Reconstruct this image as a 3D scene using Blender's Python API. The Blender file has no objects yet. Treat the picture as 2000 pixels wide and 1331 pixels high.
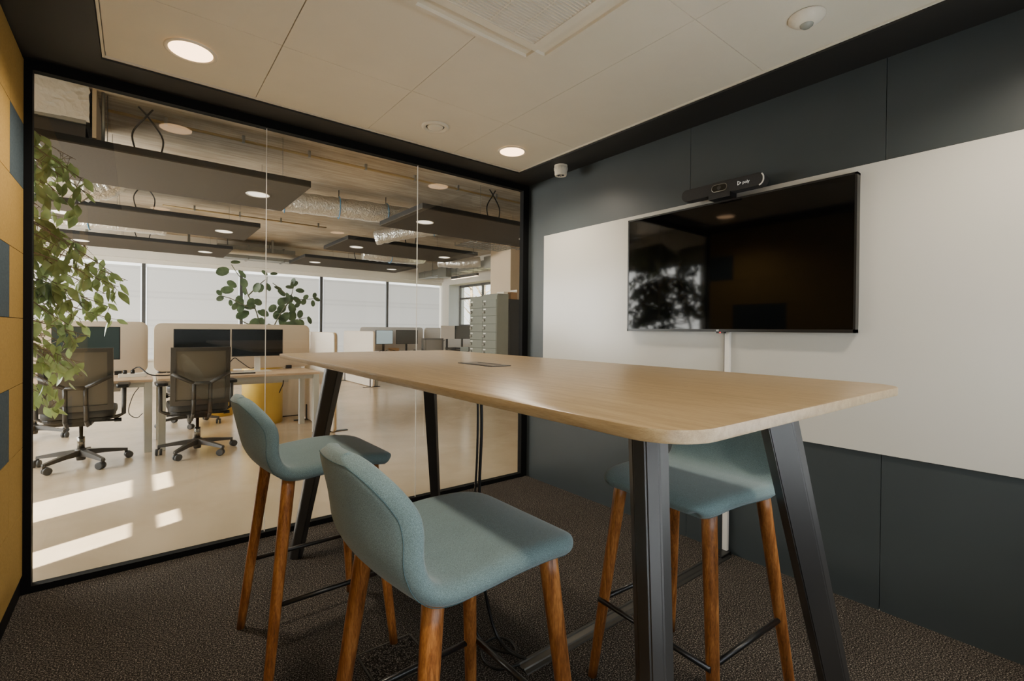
import bpy, bmesh, math, random
from mathutils import Vector, Matrix
random.seed(7)
PI = math.pi
C = bpy.context.scene.collection
XR, YG, XL, S = 2.533, 2.995, -0.400, 2.392      # meeting room: right wall, glass wall, left wall, soffit height
YB = -0.50                                        # back wall of the meeting room

# ------------------------------------------------------------------ materials
def lin(c):
    return tuple(((v/255)/12.92 if v/255 <= .04045 else ((v/255+.055)/1.055)**2.4) for v in c) + (1.0,)

class NT:
    def __init__(self, name):
        m = bpy.data.materials.new(name); m.use_nodes = True
        self.m = m; self.t = m.node_tree; self.n = self.t.nodes; self.l = self.t.links
        self.b = self.n['Principled BSDF']
    def new(self, typ, **kw):
        n = self.n.new(typ)
        for k, v in kw.items():
            if k in n.inputs.keys(): n.inputs[k].default_value = v
            else: setattr(n, k, v)
        return n
    def link(self, a, b): self.l.new(a, b)
    def coord(self, scale=(1,1,1), kind='Object', rot=(0,0,0)):
        tc = self.new('ShaderNodeTexCoord'); mp = self.new('ShaderNodeMapping')
        mp.inputs['Scale'].default_value = scale; mp.inputs['Rotation'].default_value = rot
        self.link(tc.outputs[kind], mp.inputs['Vector']); return mp.outputs['Vector']
    def noise(self, vec, scale, detail=4, rough=.55, dist=0):
        n = self.new('ShaderNodeTexNoise'); n.inputs['Scale'].default_value = scale
        n.inputs['Detail'].default_value = detail; n.inputs['Roughness'].default_value = rough
        n.inputs['Distortion'].default_value = dist
        self.link(vec, n.inputs['Vector']); return n.outputs['Fac']
    def ramp(self, fac, stops):
        r = self.new('ShaderNodeValToRGB'); e = r.color_ramp.elements
        while len(e) < len(stops): e.new(.5)
        for i, (p, c) in enumerate(stops): e[i].position = p; e[i].color = c
        self.link(fac, r.inputs['Fac']); return r.outputs['Color']
    def bump(self, fac, strength, dist=.002):
        b = self.new('ShaderNodeBump'); b.inputs['Strength'].default_value = strength; b.inputs['Distance'].default_value = dist
        self.link(fac, b.inputs['Height']); self.link(b.outputs['Normal'], self.b.inputs['Normal'])

def mat(name, col, rough=.5, metal=0, spec=.5, noise=0, nscale=40, bump=0, emit=None, estr=0, coat=0):
    t = NT(name); b = t.b
    c = lin(col); b.inputs['Base Color'].default_value = c
    b.inputs['Roughness'].default_value = rough; b.inputs['Metallic'].default_value = metal
    b.inputs['Specular IOR Level'].default_value = spec; b.inputs['Coat Weight'].default_value = coat
    if noise or bump:
        f = t.noise(t.coord(), nscale)
        if noise:
            lo = tuple(v*(1-noise) for v in c[:3])+(1,); hi = tuple(min(1, v*(1+noise)) for v in c[:3])+(1,)
            t.link(t.ramp(f, [(.3, lo), (.7, hi)]), b.inputs['Base Color'])
        if bump: t.bump(f, bump)
    if emit:
        b.inputs['Emission Color'].default_value = lin(emit); b.inputs['Emission Strength'].default_value = estr
    return t.m

def fabric_mat(name, col):
    t = NT(name); c = lin(col); v = t.coord()
    f = t.noise(v, 640, 3, .75)
    g = t.noise(v, 9, 2)
    col1 = t.ramp(f, [(.30, tuple(x*.5 for x in c[:3])+(1,)), (.5, c), (.72, tuple(min(1, x*1.6) for x in c[:3])+(1,))])
    mx = t.new('ShaderNodeMixRGB', blend_type='MULTIPLY'); mx.inputs['Fac'].default_value = .25
    t.link(col1, mx.inputs['Color1']); t.link(t.ramp(g, [(.3, (.6,.6,.6,1)), (.7, (1,1,1,1))]), mx.inputs['Color2'])
    t.link(mx.outputs['Color'], t.b.inputs['Base Color'])
    t.b.inputs['Roughness'].default_value = .95; t.b.inputs['Specular IOR Level'].default_value = .15
    t.b.inputs['Sheen Weight'].default_value = .25; t.b.inputs['Sheen Roughness'].default_value = .5
    t.bump(f, .35, .001); return t.m

def wood_mat(name, dark, mid, light, scale, rough=.4, ns=1.0, spec=.4):
    t = NT(name); v = t.coord(scale)
    f = t.noise(v, 6*ns, 6, .6, .6); g = t.noise(v, 60*ns, 3, .6)
    mx = t.new('ShaderNodeMath', operation='MULTIPLY_ADD'); mx.inputs[1].default_value = .35
    t.link(g, mx.inputs[0]); 
    ml = t.new('ShaderNodeMath', operation='MULTIPLY'); ml.inputs[1].default_value = .65; t.link(f, ml.inputs[0]); t.link(ml.outputs[0], mx.inputs[2])
    t.link(t.ramp(mx.outputs[0], [(.34, lin(dark)), (.5, lin(mid)), (.64, lin(light))]), t.b.inputs['Base Color'])
    t.b.inputs['Roughness'].default_value = rough; t.b.inputs['Specular IOR Level'].default_value = spec
    t.bump(g, .12, .0006); return t.m

def carpet_mat():
    t = NT('carpet'); v = t.coord()
    f = t.noise(v, 200, 3, .85); g = t.noise(v, 2.2, 2)
    c = t.ramp(f, [(.40, lin((22,21,20))), (.5, lin((52,48,44))), (.57, lin((90,84,78))), (.66, lin((186,176,163)))])
    mx = t.new('ShaderNodeMixRGB', blend_type='MULTIPLY'); mx.inputs['Fac'].default_value = .4
    t.link(c, mx.inputs['Color1']); t.link(t.ramp(g, [(.35, (.7,.69,.67,1)), (.65, (1,1,1,1))]), mx.inputs['Color2'])
    t.link(mx.outputs['Color'], t.b.inputs['Base Color'])
    t.b.inputs['Roughness'].default_value = 1; t.b.inputs['Specular IOR Level'].default_value = .05
    t.bump(f, .6, .003); return t.m

def floor_mat():
    t = NT('resin_floor'); v = t.coord()
    f = t.noise(v, 1.4, 4, .6, .8); g = t.noise(v, 22, 3)
    t.link(t.ramp(f, [(.3, lin((184,164,136))), (.7, lin((204,185,158)))]), t.b.inputs['Base Color'])
    t.link(t.ramp(g, [(.3, (.14,.14,.14,1)), (.7, (.26,.26,.26,1))]), t.b.inputs['Roughness'])
    t.b.inputs['Specular IOR Level'].default_value = .5; return t.m

def concrete_mat():
    t = NT('board_marked_concrete'); v = t.coord((.5, 6, 1)); w = t.coord()
    f = t.noise(v, 3.2, 7, .62, .3); g = t.noise(w, 1.3, 3); k = t.noise(w, 60, 2)
    c = t.ramp(f, [(.3, lin((160,146,126))), (.5, lin((186,172,150))), (.68, lin((208,196,176)))])
    mx = t.new('ShaderNodeMixRGB', blend_type='MULTIPLY'); mx.inputs['Fac'].default_value = .7
    t.link(c, mx.inputs['Color1']); t.link(t.ramp(g, [(.35, (.62,.58,.54,1)), (.65, (1,1,1,1))]), mx.inputs['Color2'])
    t.link(mx.outputs['Color'], t.b.inputs['Base Color']); t.b.inputs['Roughness'].default_value = .9
    t.bump(f, .5, .02); return t.m

def foil_mat(name='foil', sc=16):
    t = NT(name); v = t.coord()
    vo = t.new('ShaderNodeTexVoronoi'); vo.inputs['Scale'].default_value = sc; vo.inputs['Randomness'].default_value = 1
    wv = t.new('ShaderNodeMixRGB'); wv.inputs['Fac'].default_value = .12; nz = t.new('ShaderNodeTexNoise'); nz.inputs['Scale'].default_value = sc*.6; nz.inputs['Detail'].default_value = 3
    t.link(v, nz.inputs['Vector']); t.link(v, wv.inputs['Color1']); t.link(nz.outputs['Color'], wv.inputs['Color2']); t.link(wv.outputs['Color'], vo.inputs['Vector'])
    t.b.inputs['Base Color'].default_value = lin((226,224,218))
    t.b.inputs['Metallic'].default_value = .85; t.b.inputs['Roughness'].default_value = .36
    t.bump(vo.outputs['Distance'], .55, .02); return t.m

def glass_mat():
    t = NT('clear_glass'); n = t.n; n.remove(t.b)
    tr = t.new('ShaderNodeBsdfTransparent'); tr.inputs['Color'].default_value = (.93,.94,.925,1)
    gl = t.new('ShaderNodeBsdfGlossy'); gl.inputs['Roughness'].default_value = 0.0; gl.inputs['Color'].default_value = (1,1,1,1)
    fr = t.new('ShaderNodeFresnel'); fr.inputs['IOR'].default_value = 1.45
    ml = t.new('ShaderNodeMath', operation='MULTIPLY'); ml.inputs[1].default_value = 1.1; ml.use_clamp = True
    ge = t.new('ShaderNodeNewGeometry'); io = t.new('ShaderNodeMath', operation='MULTIPLY_ADD'); io.inputs[1].default_value = 1/1.45-1.45; io.inputs[2].default_value = 1.45
    t.link(ge.outputs['Backfacing'], io.inputs[0]); t.link(io.outputs[0], fr.inputs['IOR'])
    mx = t.new('ShaderNodeMixShader')
    t.link(fr.outputs[0], ml.inputs[0]); t.link(ml.outputs[0], mx.inputs[0]); t.link(tr.outputs[0], mx.inputs[1]); t.link(gl.outputs[0], mx.inputs[2])
    t.link(mx.outputs[0], n['Material Output'].inputs['Surface']); return t.m

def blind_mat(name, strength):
    """woven roller blind: backlight and soft sash shadows painted in as emission"""
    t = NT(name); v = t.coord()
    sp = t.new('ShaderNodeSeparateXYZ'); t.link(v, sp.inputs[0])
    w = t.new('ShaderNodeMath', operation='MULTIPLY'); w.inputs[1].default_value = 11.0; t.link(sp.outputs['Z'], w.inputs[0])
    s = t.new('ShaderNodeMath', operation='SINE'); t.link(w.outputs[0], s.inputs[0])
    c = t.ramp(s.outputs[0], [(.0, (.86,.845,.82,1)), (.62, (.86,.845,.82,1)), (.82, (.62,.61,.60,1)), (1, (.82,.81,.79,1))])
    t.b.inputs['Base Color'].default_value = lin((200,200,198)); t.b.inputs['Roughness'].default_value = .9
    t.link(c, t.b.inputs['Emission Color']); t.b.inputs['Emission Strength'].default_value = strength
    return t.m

def leaf_mat(name, dark, light):
    t = NT(name); v = t.coord()
    f = t.noise(v, 9, 2)
    t.link(t.ramp(f, [(.35, lin(dark)), (.65, lin(light))]), t.b.inputs['Base Color'])
    t.b.inputs['Roughness'].default_value = .35; t.b.inputs['Specular IOR Level'].default_value = .4
    tl = t.new('ShaderNodeBsdfTranslucent'); tl.inputs['Color'].default_value = lin(light)
    mx = t.new('ShaderNodeMixShader'); mx.inputs[0].default_value = .25
    t.link(t.b.outputs[0], mx.inputs[1]); t.link(tl.outputs[0], mx.inputs[2]); t.link(mx.outputs[0], t.n['Material Output'].inputs['Surface'])
    return t.m

M = dict(
    dark_wall=mat('anthracite_panel', (57,63,64), .42, spec=.35, noise=.06, nscale=3),
    black=mat('black_frame', (15,15,15), .7, spec=.12),
    soffit=mat('black_soffit', (34,33,31), .6, noise=.08, nscale=4),
    ceil=mat('white_ceiling_tile', (224,216,197), .7, noise=.02, nscale=5),
    white=mat('white_plastic', (228,224,214), .4),
    offwhite=mat('warm_white', (214,208,196), .5),
    board=mat('whiteboard_enamel', (192,190,181), .22, spec=.45, noise=.015, nscale=2),
    felt_y=mat('yellow_felt', (164,134,76), .95, spec=.1, noise=.1, nscale=120, bump=.3),
    felt_b=mat('blue_felt', (72,84,91), .95, spec=.1, noise=.16, nscale=120, bump=.3),
    carpet=carpet_mat(), floor=floor_mat(), concrete=concrete_mat(), glass=glass_mat(),
    foil=foil_mat(), foil2=foil_mat('foil_small', 26),
    fabric=fabric_mat('teal_wool', (104,124,126)), seam=mat('teal_thread', (66,92,98), .9),
    walnut=wood_mat('walnut', (78,44,20), (140,86,42), (184,124,66), (9,9,.9), .32),
    oak=wood_mat('pale_oak', (124,104,74), (146,125,92), (160,140,107), (10,.75,10), .3, spec=.45),
    oak_end=wood_mat('pale_oak_edge', (140,116,84), (164,138,104), (180,154,120), (10,.9,60), .45),
    metal_black=mat('powder_black', (24,24,24), .32, spec=.5, noise=.05, nscale=300),
    leg=mat('powder_graphite', (44,42,40), .36, spec=.6),
    black_plastic=mat('black_plastic', (14,14,14), .4),
    cable=mat('black_cable', (12,12,12), .45),
    screen=mat('tv_glass', (5,5,5), .05, spec=.3, coat=0),
    bezel=mat('tv_bezel', (26,26,26), .3, spec=.5),
    bar_cloth=mat('charcoal_mesh_cloth', (44,42,40), .9, noise=.3, nscale=500),
    lens=mat('lens_black', (8,8,9), .08, spec=.6),
    silver=mat('brushed_silver', (150,148,142), .3, metal=1),
    bronze=mat('bronze_lid', (92,78,64), .3, metal=.7),
    steel=mat('floor_steel', (92,90,86), .42, metal=.9),
    logo=mat('white_print', (236,236,230), .5, emit=(236,236,230), estr=.25),
    red=mat('red_led', (220,30,40), .4, emit=(255,30,40), estr=1.2),
    sensor_lens=mat('frosted_sensor_lens', (150,152,142), .2),
    light=mat('downlight_diffuser', (255,238,220), .5, emit=(255,206,156), estr=5.0),
    light_office=mat('office_downlight_diffuser', (255,250,240), .5, emit=(255,240,220), estr=1.3),
    strip=mat('pendant_diffuser', (255,240,220), .5, emit=(255,226,190), estr=3.0),
    grey_dark=mat('charcoal_shell', (40,40,40), .5),
    mesh=mat('charcoal_mesh', (104,99,90), .6, spec=.35, noise=.12, nscale=700),
    chair_frame=mat('graphite_nylon', (66,63,59), .42),
    castor=mat('grey_castor', (70,72,74), .5),
    chrome=mat('gas_lift_steel', (140,138,132), .25, metal=1),
    desk_top=wood_mat('desk_laminate', (186,158,128), (206,180,150), (220,196,168), (1,10,10), .4),
    desk_metal=mat('pale_grey_steel', (196,198,192), .4, spec=.5),
    felt_screen=mat('oatmeal_screen_cloth', (206,190,168), .9, spec=.1, noise=.05, nscale=200),
    felt_white=mat('white_screen_cloth', (232,224,212), .85, spec=.15, noise=.04, nscale=160),
    felt_grey=mat('pale_grey_screen_cloth', (206,202,196), .9, spec=.1, noise=.04, nscale=160),
    wood_trim=mat('birch_edge', (206,170,120), .5),
    mon_teal=mat('dusty_screen', (48,62,62), .28, spec=.5),
    mon_black=mat('black_screen', (12,11,10), .2, spec=.22),
    mon_lit=mat('lit_screen', (190,212,222), .3, emit=(190,214,226), estr=.35),
    mon_grey=mat('grey_screen', (72,74,72), .4),
    mon_white=mat('pale_monitor_back', (226,218,208), .5),
    yellow=mat('yellow_planter', (228,194,92), .35, spec=.4, noise=.03, nscale=6),
    soil=mat('soil', (50,38,28), 1, noise=.3, nscale=60),
    bark=mat('grey_bark', (120,104,84), .9, noise=.25, nscale=40, bump=.5),
    stem=mat('green_stem', (84,86,58), .7),
    leaf=leaf_mat('ficus_leaf', (80,102,56), (156,174,112)),
    leaf2=leaf_mat('rubber_leaf', (50,66,46), (96,114,82)),
    leaf3=leaf_mat('spider_leaf', (86,110,62), (140,160,98)),
    locker=mat('sage_locker', (112,117,106), .45, noise=.03, nscale=8),
    locker_gap=mat('locker_shadow', (58,60,54), .8),
    label=mat('white_label', (236,236,228), .5),
    cardboard=mat('cardboard', (184,146,104), .8, noise=.05, nscale=30),
    paper=mat('white_paper', (232,224,208), .8),
    blue_paper=mat('pale_blue_paper', (188,210,220), .8),
    office_wall=mat('painted_wall', (218,212,200), .75, noise=.02, nscale=3),
    beige_wall=mat('beige_pillar', (206,186,158), .75, noise=.03, nscale=3),
    reveal=mat('pale_blue_reveal', (196,200,202), .7),
    baffle=mat('charcoal_acoustic_felt', (76,70,61), .95, spec=.08, noise=.12, nscale=60),
    baffle_edge=mat('black_acoustic_edge', (20,19,18), .9),
    pipe=mat('ochre_conduit', (176,148,96), .55),
    galv=mat('galvanised_steel', (148,148,142), .42, metal=.8, noise=.08, nscale=14),
    strap=mat('blue_strap', (70,130,170), .6),
    dark_steel=mat('dark_beam', (74,68,62), .7),
    mullion=mat('grey_mullion', (66,66,66), .5),
    blind=blind_mat('roller_blind', .54), blind_left=blind_mat('glowing_roller_blind', 24),
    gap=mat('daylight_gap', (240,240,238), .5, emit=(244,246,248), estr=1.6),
    tree_bark=mat('tree_bark', (150,132,104), .9, noise=.25, nscale=12),
    grass=mat('winter_lawn', (150,146,110), 1, noise=.2, nscale=4),
)

# ------------------------------------------------------------------ mesh helpers
def NB(): return bmesh.new()
def add_box(bm, x0, x1, y0, y1, z0, z1, mi=0, rot=None, bev=0):
    vs = [bm.verts.new(p) for p in ((x0,y0,z0),(x1,y0,z0),(x1,y1,z0),(x0,y1,z0),(x0,y0,z1),(x1,y0,z1),(x1,y1,z1),(x0,y1,z1))]
    fs = [bm.faces.new([vs[i] for i in f]) for f in ((3,2,1,0),(4,5,6,7),(0,1,5,4),(1,2,6,5),(2,3,7,6),(3,0,4,7))]
    for f in fs: f.material_index = mi
    if rot is not None:
        for v in vs: v.co = rot @ v.co
    if bev:
        es = list({e for f in fs for e in f.edges})
        r = bmesh.ops.bevel(bm, geom=es, offset=bev, segments=2, affect='EDGES', profile=.6)
        for f in r['faces']: f.material_index = mi
    return vs
def bx(x0, x1, y0, y1, z0, z1, bev=0, rot=None):
    bm = NB(); add_box(bm, x0, x1, y0, y1, z0, z1, 0, rot, bev); return bm
def ring(bm, c, u, v, r, n): return [bm.verts.new(c + u*(r*math.cos(2*PI*i/n)) + v*(r*math.sin(2*PI*i/n))) for i in range(n)]
def add_tube(bm, pts, rad, n=10, mi=0, cap=True):
    pts = [Vector(p) for p in pts]; rads = rad if isinstance(rad, (list, tuple)) else [rad]*len(pts)
    prev = None; up = None
    for i, p in enumerate(pts):
        d = (pts[min(i+1, len(pts)-1)] - pts[max(i-1, 0)]).normalized()
        if up is None:
            up = Vector((0,0,1)) if abs(d.z) < .9 else Vector((1,0,0))
        u = d.cross(up).normalized(); up = u.cross(d).normalized()
        r = ring(bm, p, u, up, rads[i], n)
        if prev:
            for k in range(n):
                f = bm.faces.new((prev[k], prev[(k+1) % n], r[(k+1) % n], r[k])); f.smooth = True; f.material_index = mi
        elif cap: bm.faces.new(list(reversed(r))).material_index = mi
        prev = r
    if cap: bm.faces.new(prev).material_index = mi
def tube(pts, rad, n=10):
    bm = NB(); add_tube(bm, pts, rad, n); return bm
def catmull(pts, k=8):
    P = [Vector(p) for p in pts]; P = [2*P[0]-P[1]] + P + [2*P[-1]-P[-2]]; out = []
    for i in range(1, len(P)-2):
        for j in range(k):
            t = j/k; a, b, c, d = P[i-1:i+3]
            out.append(.5*((2*b) + (c-a)*t + (2*a-5*b+4*c-d)*t*t + (3*b-a-3*c+d)*t**3))
    out.append(P[-2]); return out
def lathe(prof, n=32, axis='Z', cx=0, cy=0, cz=0, close=True):
    bm = NB(); prev = None
    for r, z in prof:
        cur = [bm.verts.new((cx+r*math.cos(2*PI*i/n), cy+r*math.sin(2*PI*i/n), cz+z)) for i in range(n)] if r > 1e-6 else [bm.verts.new((cx, cy, cz+z))]
        if prev:
            for i in range(n):
                j = (i+1) % n
                if len(prev) == 1 and len(cur) > 1: f = bm.faces.new((prev[0], cur[j], cur[i]))
                elif len(cur) == 1 and len(prev) > 1: f = bm.faces.new((prev[i], prev[j], cur[0]))
                else: f = bm.faces.new((prev[i], prev[j], cur[j], cur[i]))
                f.smooth = True
        prev = cur
    bmesh.ops.recalc_face_normals(bm, faces=bm.faces); return bm
def rrect(w, h, r, n=6):
    """rounded rectangle outline, half sizes w,h"""
    out = []
    for cx, cy, a0 in ((w-r,h-r,0), (-w+r,h-r,90), (-w+r,-h+r,180), (w-r,-h+r,270)):
        for i in range(n+1):
            a = math.radians(a0 + 90*i/n); out.append((cx+r*math.cos(a), cy+r*math.sin(a)))
    return out
def prism(outline, z0, z1, bev=0, f=lambda x, y, z: (x, y, z)):
    bm = NB()
    lo = [bm.verts.new(f(x, y, z0)) for x, y in outline]; hi = [bm.verts.new(f(x, y, z1)) for x, y in outline]
    n = len(lo); bm.faces.new(list(reversed(lo))); top = bm.faces.new(hi)
    for i in range(n): bm.faces.new((lo[i], lo[(i+1) % n], hi[(i+1) % n], hi[i]))
    bmesh.ops.recalc_face_normals(bm, faces=bm.faces)
    if bev:
        es = [e for e in bm.edges if len(e.link_faces) == 2 and any(len(fc.verts) > 4 for fc in e.link_faces)]
        bmesh.ops.bevel(bm, geom=es, offset=bev, segments=2, affect='EDGES', profile=.6)
    return bm

def obj(name, bm, m, parent=None, smooth=None):
    me = bpy.data.meshes.new(name); bm.normal_update(); bm.to_mesh(me); bm.free()
    for mm in (m if isinstance(m, (list, tuple)) else [m]): me.materials.append(mm)
    o = bpy.data.objects.new(name, me); C.objects.link(o)
    if parent: o.parent = parent
    if smooth: 
        for p in me.polygons: p.use_smooth = True
        try: me.set_sharp_from_angle(angle=math.radians(smooth))
        except Exception: pass
    return o
def tag(o, label, cat, group=None, kind=None):
    o['label'] = label; o['category'] = cat
    if group: o['group'] = group
    if kind: o['kind'] = kind
    return o
def thing(name, label, cat, loc=(0,0,0), rz=0, group=None):
    o = bpy.data.objects.new(name, None); o.empty_display_size = .05; C.objects.link(o)
    o.location = loc; o.rotation_euler = (0,0,rz); return tag(o, label, cat, group)
def struct(name, bm, m, parent=None, smooth=None):
    o = obj(name, bm, m, parent, smooth); o['kind'] = 'structure'; return o
def kids(o): return [c for c in bpy.data.objects if c.parent is o]
def dup(root, loc, rz, label, group=None):
    def cp(o, par):
        c = o.copy(); C.objects.link(c); c.parent = par
        for ch in kids(o): cp(ch, c)
        return c
    r = cp(root, None); r.location = loc; r.rotation_euler = (0,0,rz); r['label'] = label
    if group: r['group'] = group
    return r
def text(name, body, size, m, parent, M4, depth=.0004):
    cu = bpy.data.curves.new(name, 'FONT'); cu.body = body; cu.size = size; cu.extrude = depth; cu.align_x = 'CENTER'; cu.align_y = 'CENTER'
    tmp = bpy.data.objects.new('tmp', cu); C.objects.link(tmp)
    me = bpy.data.meshes.new_from_object(tmp.evaluated_get(bpy.context.evaluated_depsgraph_get()))
    bpy.data.objects.remove(tmp); bpy.data.curves.remove(cu); me.materials.clear(); me.materials.append(m)
    o = bpy.data.objects.new(name, me); C.objects.link(o); o.parent = parent; o.matrix_local = M4; return o
# orientation of text on the right wall (faces -X, reads along -Y, up Z)
FACE_NEG_X = Matrix(((0,0,-1,0),(-1,0,0,0),(0,1,0,0),(0,0,0,1)))

# ================================================================== MEETING ROOM SHELL
struct('floor', bx(XL-.06, XR, YB-.06, YG+.03, -.06, 0), M['carpet'])
# right wall: anthracite panels with fine joints
bm = NB()
ys = [YB, -.31, .616, 1.54, YG+.03]
for a, b in zip(ys[:-1], ys[1:]): add_box(bm, XR, XR+.02, a+.0012, b-.0012, 0, S+.12)
add_box(bm, XR+.016, XR+.08, YB, YG+.03, 0, S+.12)
struct('wall_right', bm, M['dark_wall'])
# left wall: felt tiles in half bond, yellow with some blue
struct('wall_left_core', bx(XL-.06, XL-.012, YB, YG+.03, 0, S+.12), M['black'])
bm = NB(); TL, TH = .574, .2861
for rw in range(8):
    z0 = .090 + rw*TH; z1 = z0 + TH - .0025
    near = 2.7085 if rw in (1, 2, 4, 6, 7) else 2.7085 - TL/2
    edges = [YG, near]
    while edges[-1] - TL > YB: edges.append(edges[-1]-TL)
    edges.append(YB+.002)
    for i, (b, a) in enumerate(zip(edges[:-1], edges[1:])):
        mi = int((rw == 6 and i == 0) or (rw in (2, 4) and i == 1) or (i > 1 and (i*3+rw*5) % 7 == 0))
        add_box(bm, XL-.012, XL+.004, a+.0012, b-.0012, z0, z1, mi)
struct('wall_left', bm, [M['felt_y'], M['felt_b']])
struct('baseboard_left', bx(XL-.012, XL-.002, YB, YG, 0, .089), M['black'])
struct('wall_back', bx(XL-.06, XR+.08, YB-.08, YB, 0, S+.12), M['dark_wall'])
# ceiling: black perimeter soffit with a recessed island of white tiles
IX0, IX1, IY0, IY1 = -.128, 2.272, -.29, 2.806
bm = NB()
add_box(bm, XL-.06, IX0, YB, YG+.03, S, S+.1); add_box(bm, IX1, XR, YB, YG+.03, S, S+.1)
add_box(bm, IX0, IX1, IY1, YG+.03, S, S+.1); add_box(bm, IX0, IX1, YB, IY0, S, S+.1)
struct('ceiling', bm, M['soffit'])
bm = NB(); g = .0016; ZT = S+.012
xs = [IX0+.03, .483, 1.084, 1.684, IX1-.03]
xs = [IX0+.014, -.118+.0, .483, 1.084, 1.684, IX1-.014]
xs = [IX0+.014, .483, 1.084, 1.684, IX1-.014]
for i, (a, b) in enumerate(zip(xs[:-1], xs[1:])):
    for c, d in zip([IY0+.014, 1.011, 2.207], [1.011, 2.207, IY1-.014]):
        add_box(bm, a+g, b-g, c+g, d-g, ZT + .001*((i*7+int(c*5)) % 3), ZT+.02)
add_box(bm, IX0+.004, IX1-.004, IY0+.004, IY1-.004, ZT+.022, ZT+.05)
for a, b, c, d in ((IX0+.003, IX0+.012, IY0+.003, IY1-.003), (IX1-.012, IX1-.003, IY0+.003, IY1-.003), (IX0+.012, IX1-.012, IY1-.012, IY1-.003), (IX0+.012, IX1-.012, IY0+.003, IY0+.012)):
    add_box(bm, a, b, c, d, ZT-.004, ZT+.03)
struct('ceiling_tiles', bm, M['ceil'])
# glass partition
w1 = bpy.data.objects.new('window_1', None); C.objects.link(w1); w1['kind'] = 'structure'
bm = NB()
GX0, GX1, GZ0, GZ1 = -.368, 2.474, .031, 2.343
add_box(bm, XL-.06, GX0, YG, YG+.045, 0, S+.02); add_box(bm, GX1, XR, YG, YG+.045, 0, S+.02)
add_box(bm, GX0, GX1, YG, YG+.045, 0, GZ0); add_box(bm, GX0, GX1, YG, YG+.045, GZ1, S+.02)
struct('frame', bm, M['black'], w1)
bm = NB()
gx = [GX0-.005, .580, 1.533, GX1+.005]
for i in range(3): 
    p = struct('pane', bx(gx[i]+.0015, gx[i+1]-.0015, YG+.020, YG+.024, GZ0-.004, GZ1+.004), M['glass'], w1)
for i in (1, 2): struct('joint_strip', bx(gx[i]-.0014, gx[i]+.0014, YG+.018, YG+.026, GZ0, GZ1), M['offwhite'], w1)

# ================================================================== WHITEBOARD, TELEVISION, BAR
bm = NB(); add_box(bm, XR-.009, XR, .0-.45, 1.2985, .680, 1.949); add_box(bm, XR-.009, XR, 1.3005, 2.796, .680, 1.949)
wb = obj('whiteboard', bm, M['board']); tag(wb, 'wide frameless whiteboard on the anthracite wall behind the television', 'whiteboard')

tv = thing('television', 'large black flat television mounted on the whiteboard', 'television', (XR-.009, 1.3245, 1.204))
W2, H2 = .621, .711
obj('screen', bx(-.0395, -.036, -W2+.008, W2-.008, .014, H2-.008), M['screen'], tv)
bm = NB()
add_box(bm, -.041, 0-.001, -W2, -W2+.009, 0, H2); add_box(bm, -.041, -.001, W2-.009, W2, 0, H2)
add_box(bm, -.041, -.001, -W2, W2, 0, .015); add_box(bm, -.041, -.001, -W2, W2, H2-.009, H2)
add_box(bm, -.034, 0, -W2+.009, W2-.009, .015, H2-.009)
bz = obj('bezel', bm, M['bezel'], tv)
text('logo', 'LG', .012, M['logo'], bz, Matrix.Translation((-.0412, .012, .0075)) @ FACE_NEG_X)
o = obj('standby_light', bx(-.039, -.02, -.025, .02, -.008, 0), M['black_plastic'], tv)
obj('led', bx(-.0395, -.038, -.006, .002, -.006, -.001), M['red'], o)

# video conference bar, tilted slightly, resting on the top edge of the television
vb = thing('video_bar', 'charcoal video conference bar with camera on top of the television', 'video bar', (2.462, 1.306, 1.934))
out = rrect(.225, .033, .031, 8)
body = prism([(a, b+.036) for a, b in out], -.033, .030, .006, lambda x, y, z: (z, x, y))
obj('body', body, M['bar_cloth'], vb, 40)
bm = NB(); ec = sorted([(a, b+.036) for a, b in rrect(.2255, .0335, .0315, 14) if a < -.204], key=lambda q: q[1])
add_tube(bm, [(-.031, a, b) for a, b in ec if b < .062], .0036, 8)
obj('end_cap', bm, M['white'], vb)
bm = prism([(a, b+.036) for a, b in rrect(.043, .0195, .0193, 8)], -.0375, -.030, .001, lambda x, y, z: (z, x, y))
cm = obj('camera_surround', bm, M['silver'], vb)
obj('camera_window', prism([(a, b+.036) for a, b in rrect(.040, .0165, .0163, 8)], -.0385, -.031, 0, lambda x, y, z: (z, x, y)), M['lens'], cm)
obj('camera_lens', prism([(.011*math.cos(i*PI/10), .036+.011*math.sin(i*PI/10)) for i in range(20)], -.0392, -.033, 0, lambda x, y, z: (z, x, y)), M['black_plastic'], cm)
obj('lens_shutter', bx(-.012, .016, -.05, .052, .068, .077, .002), M['black_plastic'], vb)
obj('mounting_clip', bx(-.040, .03, -.062, .058, -.02, .006, .002), M['black_plastic'], vb)
lg = text('logo', 'poly', .021, M['logo'], vb, Matrix.Translation((-.0336, -.140, .036)) @ FACE_NEG_X)
bm = NB()
tri = [(.0,.010),(.0,-.010),(-.017,0)]
for k in range(3):
    a, b = Vector((0, tri[k][0], tri[k][1])), Vector((0, tri[(k+1) % 3][0], tri[(k+1) % 3][1]))
    add_tube(bm, [a, b], .0013, 6)
o = obj('logo_mark', bm, M['logo'], vb); o.location = (-.0338, -.098, .037)

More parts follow.
